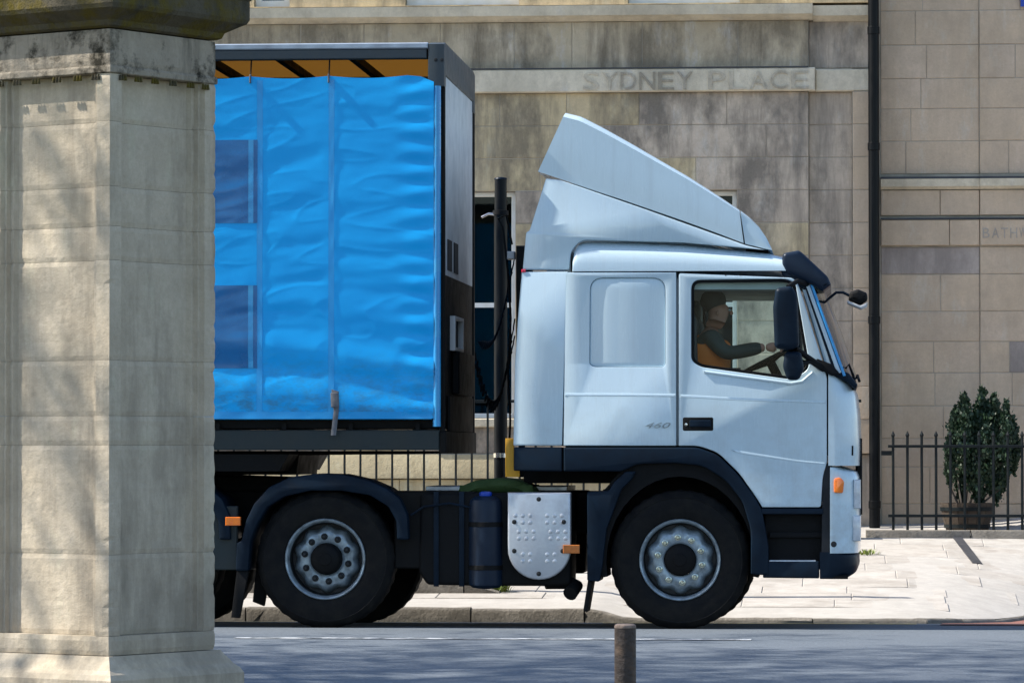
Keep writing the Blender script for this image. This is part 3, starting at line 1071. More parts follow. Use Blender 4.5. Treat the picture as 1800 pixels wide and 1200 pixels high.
for k in range(16):
    a0, a1 = 2 * math.pi * (k + 0.03) / 16, 2 * math.pi * (k + 0.97) / 16
    bm = bmesh.new()
    rows = []
    for (r0, z) in ((0.205, 0.0), (0.245, 0.14), (0.262, 0.28)):
        rows.append([bm.verts.new((tx_ + rr * math.cos(a), BY + rr * math.sin(a), tz_ + z)) for rr, a in ((r0, a0), (r0, a1), (r0 - 0.025, a1), (r0 - 0.025, a0))])
    for a, c in zip(rows, rows[1:]):
        for i in range(4):
            bm.faces.new((a[i - 1], a[i], c[i], c[i - 1]))
    bm.faces.new(rows[0]); bm.faces.new(rows[-1])
    bm_obj('barrel_stave', bm, 'wood', pc)
for z, r0 in ((0.05, 0.222), (0.22, 0.258)):
    lathe('barrel_hoop', [(r0 + 0.001, z - 0.018), (r0 + 0.006, z - 0.018), (r0 + 0.008, z + 0.018), (r0 + 0.003, z + 0.018)], 'iron', pc, (tx_, BY, tz_), seg=24)

# ------------------------------------------------------------------ pole on the pavement behind the lorry
PYY = 34.35
pbase = at(880, 1050, PYY)
pb_z = pav_z(pbase.x, PYY) + raise_z(pbase.x)
pole = thing('street_pole', (pbase.x, PYY, pb_z), 'black street pole standing on the pavement between cab and trailer', 'pole')
zt = at(881, 316, PYY).z
zc = at(881, 374, PYY).z
tube('post', [(pbase.x, PYY, pb_z - 0.05), (pbase.x, PYY, zc)], 0.056, 'pipe', pole, 16)
tube('sleeve', [(pbase.x, PYY, zc), (pbase.x, PYY, zt)], 0.052, 'pipe', pole, 16)
lathe('cap', [(0.054, 0), (0.056, 0.004), (0.05, 0.016), (0.02, 0.022)], 'plastic', pole, (pbase.x, PYY, zt), seg=16)
lathe('clamp', [(0.058, -0.02), (0.066, -0.018), (0.066, 0.018), (0.058, 0.02)], 'chrome', pole, (pbase.x, PYY, at(880, 800, PYY).z), seg=16)
lathe('clamp', [(0.058, -0.02), (0.068, -0.018), (0.068, 0.018), (0.058, 0.02)], 'black', pole, (pbase.x, PYY, zc), seg=16)
tube('arm', [(pbase.x, PYY, zc - 0.02), (pbase.x - 0.1, PYY - 0.03, zc - 0.01), (pbase.x - 0.16, PYY - 0.03, zc - 0.04)], 0.01, 'chrome', pole, 6)


def weed(name, label, c, n, h, spread, seed):
    r = random.Random(seed)
    bm = bmesh.new()
    for _ in range(n):
        a = r.random() * 6.283
        d = r.random() ** 0.7 * spread
        b0 = Vector((c[0] + math.cos(a) * d, c[1] + math.sin(a) * d * 0.6, c[2]))
        lean = Vector((math.cos(a), math.sin(a), 0)) * r.uniform(0.2, 0.9) * h
        hh = h * r.uniform(0.4, 1.0)
        s = Vector((-math.sin(a), math.cos(a), 0)) * h * 0.06
        p1, p2 = b0 + lean * 0.4 + Vector((0, 0, hh * 0.7)), b0 + lean + Vector((0, 0, hh))
        v = [bm.verts.new(q) for q in (b0 - s, b0 + s, p1 + s * 1.4, p1 - s * 1.4, p2)]
        bm.faces.new(v[:4]); bm.faces.new((v[3], v[2], v[4]))
    return tag(bm_obj(name, bm, 'weed'), label, 'weed')


weed('weed_tuft', 'small green weed tuft at the foot of the street pole', (pbase.x - 0.05, PYY - 0.1, pb_z - 0.01), 90, 0.10, 0.16, 4)
wp = pave_at(1524, 974)
weed('weed_tuft', 'low weed clump by the drainpipe foot in front of the cab', (wp.x, wp.y, wp.z - 0.01), 70, 0.07, 0.12, 5)

# ------------------------------------------------------------------ stone gate pier in the foreground
PIER_Y = 18.6
pc0 = at(192, 700, PIER_Y)
PHI = math.atan(1290 / F_PX) + R(49)
U = Vector((math.cos(PHI), math.sin(PHI)))
V = Vector((-math.sin(PHI), math.cos(PHI)))
PW = 188 / (F_PX / PIER_Y) / math.cos(R(49)) * 1.03
C0 = Vector((pc0.x, pc0.y))
CC = C0 + (U + V) * PW / 2


def pz(py):
    return at(192, py, PIER_Y).z


pier = thing('gate_pier', (CC.x, CC.y, 0.03), 'tall weathered limestone gate pier with panelled faces at the left', 'pier')


def pier_outline(half, panel=None):
    """square plan; panel=(margin, depth) sinks a moulded panel into each side"""
    side_ = []
    if panel:
        m, d = panel
        w = 2 * half
        for s, dd in ((0, 0), (m, 0), (m + 0.012, d * 0.35), (m + 0.024, d * 0.35), (m + 0.032, d * 0.7), (m + 0.05, d * 0.7), (m + 0.066, d),
                      (w - m - 0.066, d), (w - m - 0.05, d * 0.7), (w - m - 0.032, d * 0.7), (w - m - 0.024, d * 0.35), (w - m - 0.012, d * 0.35), (w - m, 0)):
            side_.append((s - half, -half + dd))
    else:
        side_ = [(-half, -half)]
    out = []
    for k in range(4):
        ca, sa = math.cos(k * math.pi / 2), math.sin(k * math.pi / 2)
        for (a, b) in side_:
            a2, b2 = a * ca - b * sa, a * sa + b * ca
            p = CC + U * a2 + V * b2
            out.append((p.x, p.y))
    return out


HALF = PW / 2
joints = [1118, 975, 782, 730, 632, 456, 396, 326, 212, 128]
zb0 = pz(1118)
plan = pier_outline(HALF, (0.082, 0.06))
rp = random.Random(9)
def worn_course(name, outline, z0, z1, mat):
    """one course of the pier: arrises knocked about, beds slightly open"""
    n_ = max(4, int((z1 - z0) / 0.022))
    bm = bmesh.new()
    rings = []
    m_ = len(outline)
    corner = set(i_ for i_ in range(m_) if i_ % (m_ // 4) == 0)
    for k_ in range(n_ + 1):
        z = z0 + (z1 - z0) * k_ / n_
        ring = []
        for i_, (x_, y_) in enumerate(outline):
            to_c = (CC - Vector((x_, y_))).normalized()
            nv = noise.fractal(Vector((x_ * 9, y_ * 9, z * 14)), 1.0, 2.0, 4)
            ch = max(0.0, noise.noise(Vector((x_ * 3 + 5, y_ * 3, z * 22)))) ** 1.5
            d = 0.0016 * nv + (0.022 * ch + 0.002 if i_ in corner else 0.003 * ch)
            if k_ in (0, n_):
                d += 0.004 + 0.004 * max(0.0, noise.noise(Vector((x_ * 25, y_ * 25, z * 7))))
            ring.append(bm.verts.new((x_ + to_c.x * d, y_ + to_c.y * d, z)))
        rings.append(ring)
    for a, c in zip(rings, rings[1:]):
        for i_ in range(m_):
            bm.faces.new((a[i_ - 1], a[i_], c[i_], c[i_ - 1]))
    bm.faces.new(rings[0]); bm.faces.new(rings[-1])
    return bm_obj(name, bm, mat, pier)


def dense(outline, step=0.03):
    """same plan with extra points along the long runs; corners keep every quarter index"""
    q = len(outline) // 4
    out = []
    for i_ in range(len(outline)):
        a, b = Vector(outline[i_]), Vector(outline[(i_ + 1) % len(outline)])
        n_ = max(1, int((b - a).length / step))
        out += [tuple(a.lerp(b, k_ / n_)) for k_ in range(n_)]
    return out


plan_d = dense(plan)
for a, c in zip(joints, joints[1:]):
    worn_course('stone_course', plan_d, pz(a) + 0.0006, pz(c) - 0.0006, 'pier_stone')
prism('core', pier_outline(HALF - 0.074), 0.0, pz(52), 'mortar', pier, axis='Z')
worn_course('stone_course', dense(pier_outline(HALF + 0.001)), pz(1152), pz(1118) - 0.001, 'pier_stone')


def pier_ring(name, profile, mat):
    """square moulding stacked from (projection, z)"""
    bm = bmesh.new()
    rings = [[bm.verts.new((x_, y_, z)) for x_, y_ in pier_outline(HALF + pr)] for pr, z in profile]
    for a, c in zip(rings, rings[1:]):
        for i in range(4):
            bm.faces.new((a[i - 1], a[i], c[i], c[i - 1]))
    bm.faces.new(rings[0]); bm.faces.new(rings[-1])
    return bm_obj(name, bm, mat, pier)


zz = pz(1152)
pier_ring('base_moulding', [(0.10, 0.0), (0.10, zz - 0.11), (0.085, zz - 0.085), (0.062, zz - 0.065), (0.05, zz - 0.045), (0.03, zz - 0.02), (0.02, zz - 0.003)], 'pier_stone')
pier_ring('base_plinth', [(0.13, -0.05), (0.13, zz - 0.22), (0.12, zz - 0.20), (0.101, zz - 0.19)], 'pier_stone')
# neck: plain blocks over a small fillet with drops, then the mossy cap
pier_ring('neck_fillet', [(0.002, pz(128) + 0.001), (0.006, pz(126)), (0.006, pz(118)), (0.004, pz(116)), (0.001, pz(114))], 'pier_neck')
worn_course('neck_course', dense(pier_outline(HALF)), pz(114) + 0.001, pz(50), 'pier_neck')
for k in range(4):
    ca, sa = math.cos(k * math.pi / 2), math.sin(k * math.pi / 2)
    for j, s in enumerate((-0.30, -0.19, -0.07, 0.06, 0.19, 0.30)):
        for i in range(3):
            a, b = (s + (i - 1) * 0.018), -HALF - 0.006
            p = CC + U * (a * ca - b * sa) + V * (a * sa + b * ca)
            lathe('drop', [(0.007, -0.022), (0.008, -0.02), (0.005, 0.004)], 'pier_cap', pier, (p.x, p.y, pz(131)), seg=6)
zz = pz(48)
pier_ring('cap', [(0.002, zz + 0.001), (0.02, zz + 0.01), (0.03, zz + 0.035), (0.07, zz + 0.06), (0.105, zz + 0.08), (0.115, zz + 0.10), (0.115, zz + 0.19),
                  (0.15, zz + 0.22), (0.15, zz + 0.30), (0.05, zz + 0.38), (-0.2, zz + 0.46)], 'pier_cap')

# ------------------------------------------------------------------ bollard
BLY = 17.0
bx_ = at(1099, 1100, BLY)
br = 19.0 / (F_PX / BLY)
bo = thing('bollard', (bx_.x, BLY, 0.03), 'rusty brown round bollard at the bottom edge in front of the lorry', 'bollard')
bt = at(1099, 1097, BLY).z
lathe('post', [(br * 1.25, 0.03), (br * 1.25, 0.09), (br * 1.06, 0.12), (br, 0.16), (br, bt - 0.014)], 'bollard', bo, (bx_.x, BLY, 0), seg=24)
lathe('top', [(br * 1.0, bt - 0.0139), (br * 1.015, bt - 0.009), (br * 0.97, bt - 0.002), (br * 0.8, bt + 0.003), (0.005, bt + 0.004)], 'bollard_top', bo, (bx_.x, BLY, 0), seg=24)


# ------------------------------------------------------------------ wheels
def make_wheel_meshes(front):
    """meshes round the hub centre, the wheel's face looking towards -Y"""
    tmp = []
    Rr = 0.517
    tyre = lathe('tyre', [(0.285, 0.03), (0.30, 0.012), (0.33, -0.004), (0.38, -0.012), (0.43, -0.012), (0.455, -0.008), (0.462, -0.012), (0.468, -0.006), (0.492, 0.012), (0.508, 0.03), (Rr, 0.05),
                           (Rr, 0.105), (Rr - 0.012, 0.107), (Rr - 0.012, 0.117), (Rr, 0.119), (Rr, 0.17), (Rr - 0.012, 0.172), (Rr - 0.012, 0.182), (Rr, 0.184),
                           (Rr, 0.25), (0.49, 0.285), (0.43, 0.305), (0.33, 0.30), (0.285, 0.27)], 'tyre', seg=144, axis='Y', sharp=30, cap=False, mod=lambda a, r, h: r - 0.005 * (int(a / (2 * math.pi) * 72 + 0.01) % 2) if r > 0.5 and 0.02 < h < 0.27 else r)
    tmp.append(('tyre', tyre))
    rim = lathe('rim', [(0.286, 0.035), (0.297, 0.016), (0.302, 0.008), (0.296, 0.000), (0.287, 0.004), (0.279, 0.02), (0.272, 0.06), (0.270, 0.20), (0.286, 0.26)], 'rim', seg=64, axis='Y', cap=False)
    tmp.append(('rim', rim))
    off = 0.045 if front else 0.10
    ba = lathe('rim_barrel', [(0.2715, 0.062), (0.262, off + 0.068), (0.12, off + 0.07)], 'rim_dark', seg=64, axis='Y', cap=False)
    tmp.append(('rim_barrel', ba))

    def scal(a, r, h):
        return r * (1 + 0.055 * math.cos(10 * a + math.pi)) if r > 0.2 else r
    disc = lathe('wheel_disc', [(0.245, off + 0.066), (0.235, off + 0.03), (0.215, off + 0.004), (0.195, off - 0.006), (0.14, off - 0.008), (0.12, off), (0.118, off + 0.05)], 'rim', seg=80, axis='Y', mod=scal, cap=False)
    tmp.append(('wheel_disc', disc))
    hd = 0.05 if front else 0.09
    hub = lathe('hub_cap', [(0.117, off + 0.02), (0.115, off - hd * 0.6), (0.108, off - hd * 0.8), (0.09, off - hd), (0.05, off - hd - 0.006), (0.045, off - hd - 0.012), (0.01, off - hd - 0.013)], 'black', seg=40, axis='Y')
    tmp.append(('hub_cap', hub))
    nut = lathe('wheel_nut', [(0.026, off - 0.0085), (0.024, off - 0.014), (0.017, off - 0.016), (0.016, off - 0.04), (0.010, off - 0.046)], 'nut' if front else 'rim_dark', seg=10, axis='Y')
    out = [(n, o.data) for n, o in tmp] + [('wheel_nut', nut.data)]
    for _, o in tmp:
        bpy.data.objects.remove(o)
    bpy.data.objects.remove(nut)
    return out


WM = {True: make_wheel_meshes(True), False: make_wheel_meshes(False)}


def wheel(parent, c, front, far=False, dual=False, name='wheel'):
    w = bpy.data.objects.new(name, None)
    COL.objects.link(w)
    w.location = c
    w.empty_display_size = 0.2
    w.parent = parent
    w.matrix_parent_inverse = world_of(parent).inverted()
    s = -1 if far else 1
    for n, me in WM[front][:-1]:
        o = link(n, me, None)
        o.parent = w
        o.scale = (1, s, 1)
    if not far:
        for k in range(10):
            a = 2 * math.pi * (k + 0.5) / 10 + 0.1
            o = link('wheel_nut', WM[front][-1][1], None)
            o.parent = w
            o.location = (0.167 * math.cos(a), 0, 0.167 * math.sin(a))
    if dual:
        o = link('tyre', WM[front][0][1], None)
        o.parent = w
        o.location = (0, s * 0.34, 0)
    return w


# ------------------------------------------------------------------ tractor unit
NEAR, FAR = 30.0, 32.46
cabx = TX(1195)
lorry = thing('tractor_unit', (cabx, 31.2, -0.03), 'white lorry cab with tall roof deflector and dark lower trim', 'lorry')


def both(name, pts, th, mat, holes=(), bevel=0.008, segs=2, inset=0.0, r=None):
    """panel on the driver side and its twin on the far side"""
    a = prism(name, pts, NEAR + inset, NEAR + inset + th, mat, lorry, holes=holes, bevel=bevel, segs=segs)
    b = link(name, a.data, None)
    b.location = (0, 0, 0)
    b.location.y = FAR - NEAR - 2 * inset - th
    set_parent(b, lorry)
    b.matrix_parent_inverse = world_of(lorry).inverted()
    return a, b


# side fairing behind the cab (upper and lower leaf)
both('side_fairing', fillet(T((959, 313), (930, 405), (924, 408), (918, 474), (1000, 474), (1003, 440), (1021, 421), (1200, 426), (1345, 439), (1312, 431), (1130, 366), (985, 316)),
                            [0.01, 0.02, 0.02, 0.01, 0.01, 0.06, 0.08, 0, 0, 0, 0, 0]), 0.05, 'paint', inset=0.03, bevel=0.012)
both('side_fairing', fillet(T((917, 477.5), (910, 560), (905, 640), (902, 783), (988, 783), (992, 640), (999, 477.5)), 0.01), 0.05, 'paint', bevel=0.012)
# roof deflector
def ruled(name, tops, bots, e, inset, mat, parent=lorry, n=30):
    """body between an upper and a lower side line, its upper edges rolled inwards"""
    def pt(lst, u):
        t = u * (len(lst) - 1)
        k_ = min(int(t), len(lst) - 2)
        q_ = t - k_
        return lst[k_][0] + (lst[k_ + 1][0] - lst[k_][0]) * q_, lst[k_][1] + (lst[k_ + 1][1] - lst[k_][1]) * q_
    prof = [(0.0, 0.0), (0.0, 0.25), (0.0, 0.5), (0.004, 0.7)] + [(e * (1 - math.cos(a)), 1 - e * 1.1 + e * 1.1 * math.sin(a)) for a in [R(d) for d in (20, 35, 50, 65, 80, 90)]]
    Wd = FAR - NEAR - 2 * inset
    sec = prof + [(Wd * k_ / 8, 1.0 + 0.02 * math.sin(k_ / 8 * math.pi)) for k_ in range(1, 8)] + [(Wd - a, b) for a, b in reversed(prof)]
    bm = bmesh.new()
    rows = []
    for i_ in range(n + 1):
        a, b = Vector(XZ(*pt(bots, i_ / n), TY)), Vector(XZ(*pt(tops, i_ / n), TY))
        rows.append([bm.verts.new((a.x + (b.x - a.x) * h, NEAR + inset + w, a.y + (b.y - a.y) * h)) for w, h in sec])
    for r0, r1 in zip(rows, rows[1:]):
        for k_ in range(len(sec)):
            bm.faces.new((r0[k_ - 1], r0[k_], r1[k_], r1[k_ - 1])).tag = False
    for r0 in (rows[0], rows[-1]):
        bm.faces.new(r0).tag = True
    return bm_obj(name, bm, mat, parent, smooth=40)


defl = ruled('roof_deflector', [(993, 196), (1021, 203), (1060, 223), (1110, 251), (1160, 280), (1210, 309), (1260, 341), (1299, 367)],
             [(945, 301), (990, 316), (1040, 333), (1095, 351), (1150, 370), (1205, 389), (1260, 409), (1307, 427)], 0.11, 0.04, 'paint')
ruled('deflector_nose', [(1301, 368), (1318, 381), (1334, 397), (1347, 416), (1356, 436)], [(1309.5, 428), (1322, 431), (1334, 434), (1346, 437), (1357, 439)], 0.10, 0.045, 'paint')
for a in (1088, 1103, 1120):
    p = at(a, 286 + (a - 1088) * 0.2, NEAR)
    lathe('rivet', [(0.008, 0.0), (0.006, -0.004), (0.001, -0.005)], 'rim_dark', lorry, (p.x, NEAR + 0.051, p.z), axis='Y', seg=8)
box('deflector_stay', TX(1310), TX(1350), NEAR + 0.2, FAR - 0.2, TZ(446), TZ(436), 'black', lorry)
pp_ = at(921, 476, NEAR)
box('marker_lamp', pp_.x - 0.018, pp_.x + 0.012, NEAR - 0.006, NEAR + 0.03, pp_.z - 0.011, pp_.z + 0.011, 'red', lorry, bevel=0.003)

# cab roof: lofted shell whose edges roll over onto the sides
RZ = [(1006, 470), (1006.5, 446), (1009, 435), (1014, 427), (1022, 423), (1040, 422), (1120, 424), (1200, 428), (1290, 437), (1350, 444), (1385, 452), (1398, 462), (1404, 476)]


def roof_fn(u, v):
    t = u * (len(RZ) - 1)
    i = min(int(t), len(RZ) - 2)
    q = t - i
    px, py = RZ[i][0] + (RZ[i + 1][0] - RZ[i][0]) * q, RZ[i][1] + (RZ[i + 1][1] - RZ[i][1]) * q
    x, ztop = XZ(px, py, TY)
    zbot = TZ(477)
    h = max(ztop - zbot, 0.002)
    W = FAR - NEAR
    e = 0.17
    if v < 0.25:
        a = v / 0.25 * math.pi / 2
        yy, zz_ = e * (1 - math.cos(a)), zbot + h * math.sin(a) ** 0.75
    elif v > 0.75:
        a = (1 - v) / 0.25 * math.pi / 2
        yy, zz_ = W - e * (1 - math.cos(a)), zbot + h * math.sin(a) ** 0.75
    else:
        s = (v - 0.25) / 0.5
        yy, zz_ = e + (W - 2 * e) * s, zbot + h + 0.03 * math.sin(s * math.pi)
    return (x, NEAR + yy, zz_)


grid('cab_roof', roof_fn, 48, 40, 'paint', lorry, sharp=50)

# rear quarter of the cab with the pressed panel
qp = fillet(T((993, 480), (992, 640), (990.5, 783), (1188.5, 783), (1188.5, 478.5), (1004, 478.5)), 0.006)
prs = fillet(T((1037, 488), (1036, 640), (1045, 645), (1166, 645), (1170, 640), (1170, 488)), [0.10, 0.04, 0.06, 0.06, 0.04, 0.10], 6)
both('cab_side', qp, 0.04, 'paint', holes=[prs], bevel=0.006)
for s_, y_ in ((1, NEAR), (-1, FAR)):
    pr = prism('pressed_panel', [(a, b) for a, b in offset_poly(ccw(prs), 0.001)], y_ + s_ * 0.014, y_ + s_ * 0.04, 'paint', lorry, bevel=0.012, segs=3)
both('swage_line', fillet(T((993, 691), (993, 696), (1188, 697), (1188, 692)), 0.002), 0.03, 'paint', inset=-0.005, bevel=0.004)
text('power_badge', '460', TZ(738) - TZ(752), (TX(1134), NEAR - 0.003, TZ(752)), 'rim', lorry, width=TX(1179) - TX(1134), extrude=0.003, shear=0.35)

# door with its window opening
win = fillet(T((1215, 492), (1215, 634), (1232, 645), (1392, 667), (1424, 648), (1398, 497), (1380, 490)), [0.07, 0.06, 0.05, 0.05, 0.06, 0.05, 0.04])
dor = fillet(T((1193, 480), (1193, 783), (1228, 783), (1262, 795), (1300, 832), (1330, 875), (1340, 891), (1443, 891), (1446, 838), (1453.5, 812), (1453.5, 662), (1403, 498), (1393, 488)),
             [0.02, 0, 0.05, 0.05, 0.05, 0.03, 0, 0.02, 0.04, 0.02, 0.03, 0.03, 0.03])
dn, df = both('door', dor, 0.045, 'paint', holes=[win], bevel=0.007, segs=3)
rim_o, rim_i = offset_poly(ccw(win), 0.001), offset_poly(ccw(win), 0.022)
for d_, y_ in ((dn, NEAR + 0.006), (df, FAR - 0.036)):
    prism('window_seal', rim_o, y_, y_ + 0.03, 'black', d_, holes=[rim_i], bevel=0.004, segs=1)
    bm = bmesh.new()
    wl = offset_poly(ccw(win), 0.012)
    wv = [bm.verts.new((a, y_ + 0.015, b)) for a, b in wl]
    for t3 in tessellate_polygon([[Vector((*q_, 0)) for q_ in wl]]):
        bm.faces.new([wv[i_] for i_ in t3])
    bm_obj('window_pane', bm, 'cab_glass', d_)
prism('door_crease', fillet(T((1196, 693), (1196, 698), (1300, 704), (1452, 709), (1452, 705), (1300, 699)), 0.001), NEAR - 0.0025, NEAR + 0.02, 'paint', dn, bevel=0.0025, segs=2)
prism('door_crease', fillet(T((1285, 790), (1300, 797), (1400, 812), (1450, 816), (1450, 813), (1400, 808), (1300, 792)), 0.001), NEAR - 0.002, NEAR + 0.02, 'paint', dn, bevel=0.002, segs=2)
prism('window_lip', fillet(T((1235, 650), (1238, 656), (1390, 677), (1412, 673), (1431, 655), (1428, 652), (1409, 668), (1390, 671)), 0.003), NEAR - 0.013, NEAR + 0.02, 'paint', dn, bevel=0.01, segs=3)
hd_ = prism('door_handle', fillet(T((1200, 733), (1200, 757), (1254, 757), (1254, 733)), 0.015), NEAR - 0.004, NEAR + 0.03, 'black', dn, bevel=0.006)
prism('handle_grip', fillet(T((1212, 738), (1212, 750), (1250, 750), (1250, 738)), 0.01), NEAR - 0.018, NEAR + 0.0, 'plastic', dn, bevel=0.006)
lathe('door_lock', [(0.012, 0), (0.011, -0.006), (0.002, -0.007)], 'chrome', dn, (TX(1206), NEAR - 0.004, TZ(746)), axis='Y', seg=10)
for a in (1276, 1301):
    lathe('screw', [(0.006, 0), (0.005, -0.003), (0.001, -0.004)], 'rim_dark', dn, (TX(a), NEAR, TZ(484.5)), axis='Y', seg=8)
# A pillar, windscreen, dark surround
apil = T((1407, 496), (1424, 500), (1480, 655), (1455, 657))
both('a_pillar', fillet(apil, 0.004), 0.10, 'paint', bevel=0.02, inset=0.012)
both('pillar_trim', fillet(T((1415, 506), (1418, 505), (1470, 652), (1465, 653)), 0.001), 0.03, 'plastic', bevel=0.002, inset=0.006)


def screen_fn(u, v):
    a, b = Vector(XZ(1427, 503, TY)), Vector(XZ(1484, 660, TY))
    p = a.lerp(b, u)
    yy = NEAR + 0.03 + (FAR - NEAR - 0.06) * v
    return (p.x + 0.10 * math.sin(v * math.pi) ** 0.6, yy, p.y + 0.02 * math.sin(u * math.pi))


grid('windscreen', screen_fn, 8, 24, 'screen_glass', lorry)
both('screen_edge_glow', fillet(T((1424, 500), (1429, 500), (1487, 660), (1482, 661)), 0.002), 0.05, 'edge_blue', bevel=0.003, inset=0.01)  # blue glow of the windscreen edge put into the strip's colour


def front_shell(name, xb_px, prof, mat, r=0.2, n=10, parent=lorry):
    """front of the cab: wraps from one side round the corners to the other"""
    def fn(u, v):
        t = u * (len(prof) - 1)
        i = min(int(t), len(prof) - 2)
        q = t - i
        px, py = prof[i][0] + (prof[i + 1][0] - prof[i][0]) * q, prof[i][1] + (prof[i + 1][1] - prof[i][1]) * q
        xf, z = XZ(px, py, TY)
        xb = TX(xb_px, TY, py)
        rr = min(r, xf - xb)
        W = FAR - NEAR
        if v < 0.3:
            a = v / 0.3
            if a < 0.3:
                x, yv = xb + (xf - rr - xb) * a / 0.3, 0.0
            else:
                b = (a - 0.3) / 0.7 * math.pi / 2
                x, yv = xf - rr + rr * math.sin(b), 0.22 * (1 - math.cos(b))
        elif v > 0.7:
            a = (1 - v) / 0.3
            if a < 0.3:
                x, yv = xb + (xf - rr - xb) * a / 0.3, W
            else:
                b = (a - 0.3) / 0.7 * math.pi / 2
                x, yv = xf - rr + rr * math.sin(b), W - 0.22 * (1 - math.cos(b))
        else:
            s = (v - 0.3) / 0.4
            x, yv = xf + 0.02 * math.sin(s * math.pi), 0.22 + (W - 0.44) * s
        return (x, NEAR + yv, z)
    return grid(name, fn, max(len(prof) * 3, 6), 60, mat, parent, sharp=45)


front_shell('front_panel', 1456, [(1457, 655), (1480, 662), (1496, 674), (1505, 692), (1509, 730), (1511, 780), (1510, 818)], 'paint', 0.18)
hl = front_shell('front_corner', 1459, [(1480, 821), (1505, 828), (1510, 840), (1511, 900), (1509, 972)], 'paint', 0.2)
front_shell('bumper', 1441, [(1500, 970), (1507, 975), (1508, 995), (1503, 1008), (1490, 1016)], 'plastic', 0.2)
box('bumper_underside', TX(1441), TX(1490), NEAR + 0.02, FAR - 0.02, TZ(1016), TZ(1010), 'black', lorry)
prism('corner_gap', fillet(T((1450, 815), (1446, 840), (1444, 985), (1462, 985), (1462, 815)), 0.01), NEAR + 0.012, FAR - 0.012, 'seam', lorry)
ind = prism('indicator', fillet(T((1466, 841), (1466, 866), (1482, 866), (1484, 845), (1476, 838)), 0.015), NEAR - 0.012, NEAR + 0.03, 'orange', lorry, bevel=0.008)
lathe('bumper_screw', [(0.022, 0), (0.021, -0.003), (0.002, -0.0035)], 'seam', lorry, (TX(1465), NEAR, TZ(955)), axis='Y', seg=14)
for (a0, a1, b0, b1) in ((1500, 1513, 842, 893), (1498, 1513, 905, 950)):
    for yv in (NEAR + 0.07, FAR - 0.39):
        box('headlamp', TX(a0), TX(a1), yv, yv + 0.32, TZ(b1), TZ(b0), 'lens', lorry, bevel=0.02, segs=2)
box('grille', TX(1505), TX(1516), NEAR + 0.5, FAR - 0.5, TZ(905), TZ(770), 'black', lorry, bevel=0.01)
# steps and arch trim
prism('step_recess', T((1345, 897), (1345, 990), (1447, 990), (1447, 897)), NEAR + 0.10, FAR - 0.10, 'black', lorry)
both('step_top', fillet(T((1338, 893), (1338, 903), (1447, 903), (1447, 893)), 0.003), 0.12, 'plastic', inset=0.005, bevel=0.004)
both('step_tread', fillet(T((1341, 986), (1341, 1015), (1440, 1016), (1440, 986)), 0.01), 0.25, 'plastic', inset=0.0, bevel=0.012)
both('step_edge', fillet(T((1352, 984), (1352, 990), (1434, 990), (1434, 984)), 0.004), 0.2, 'alu', inset=0.01, bevel=0.004)
both('step_tread', fillet(T((1352, 935), (1352, 945), (1446, 945), (1446, 935)), 0.004), 0.2, 'black', inset=0.07, bevel=0.005)
arch = T((991, 786), (991, 828), (1092, 828), (1120, 815), (1185, 813), (1235, 818), (1275, 843), (1305, 880), (1320, 930), (1320, 1008), (1338, 1010), (1351, 1010), (1351, 960), (1340, 897),
         (1326, 872), (1298, 834), (1262, 799), (1226, 786))
both('wheel_arch_trim', fillet(arch, [0.01, 0.01, 0.02, 0.05, 0.03, 0.05, 0.05, 0.05, 0.05, 0.0, 0, 0.01, 0.03, 0.05, 0.05, 0.05, 0.05, 0.03]), 0.06, 'plastic', inset=-0.012, bevel=0.014, segs=3)
both('side_skirt', fillet(T((903, 785.5), (903, 827), (988, 828), (988, 785.5)), 0.008), 0.05, 'plastic', bevel=0.01)
arcp = [(1195 + 140 * math.cos(a), 987 - 162 * math.sin(a)) for a in [R(x_) for x_ in range(-10, 191, 10)]]
arci = [(1195 + 130 * math.cos(a), 987 - 150 * math.sin(a)) for a in [R(x_) for x_ in range(-10, 191, 10)]]
prism('wheel_arch_liner', T(*arcp) + T(*reversed(arci)), NEAR + 0.05, NEAR + 0.55, 'black', lorry)
prism('wheel_arch_liner', T(*arcp) + T(*reversed(arci)), FAR - 0.55, FAR - 0.05, 'black', lorry)
prism('wheel_well', T((1333, 1003), (1333, 900), (1300, 848), (1250, 805), (1110, 805), (1062, 860), (1062, 1010)) + T(*reversed(arci)), NEAR + 0.055, NEAR + 0.555, 'black', lorry)
prism('engine_block', T((1095, 832), (1100, 990), (1180, 1010), (1285, 990), (1295, 832)), NEAR + 0.6, FAR - 0.6, 'black', lorry)
prism('cab_underside', T((910, 790), (910, 850), (1100, 850), (1120, 830), (1260, 830), (1330, 900), (1330, 970), (1440, 970), (1440, 800)), NEAR + 0.56, FAR - 0.56, 'black', lorry)
# inner lining that closes the body behind the seams
lin_o = T((1010, 485), (1005, 782), (1450, 782), (1450, 670), (1400, 505), (1390, 492))
prism('cab_lining', lin_o, NEAR + 0.046, NEAR + 0.06, 'interior', lorry, holes=[offset_poly(ccw(win), -0.01)])
prism('cab_lining', lin_o, FAR - 0.06, FAR - 0.046, 'interior', lorry, holes=[offset_poly(ccw(win), -0.01)])
box('cab_back', TX(993), TX(1002), NEAR + 0.06, FAR - 0.06, TZ(785), TZ(440), 'interior', lorry)
box('cab_floor', TX(993), TX(1500), NEAR + 0.06, FAR - 0.06, TZ(800), TZ(783), 'black', lorry)
box('fairing_back', TX(912), TX(920), NEAR + 0.1, FAR - 0.1, TZ(770), TZ(480), 'plastic', lorry)
prism('headliner', T((1010, 488), (1010, 508), (1395, 508), (1390, 488)), NEAR + 0.061, FAR - 0.061, 'interior', lorry)
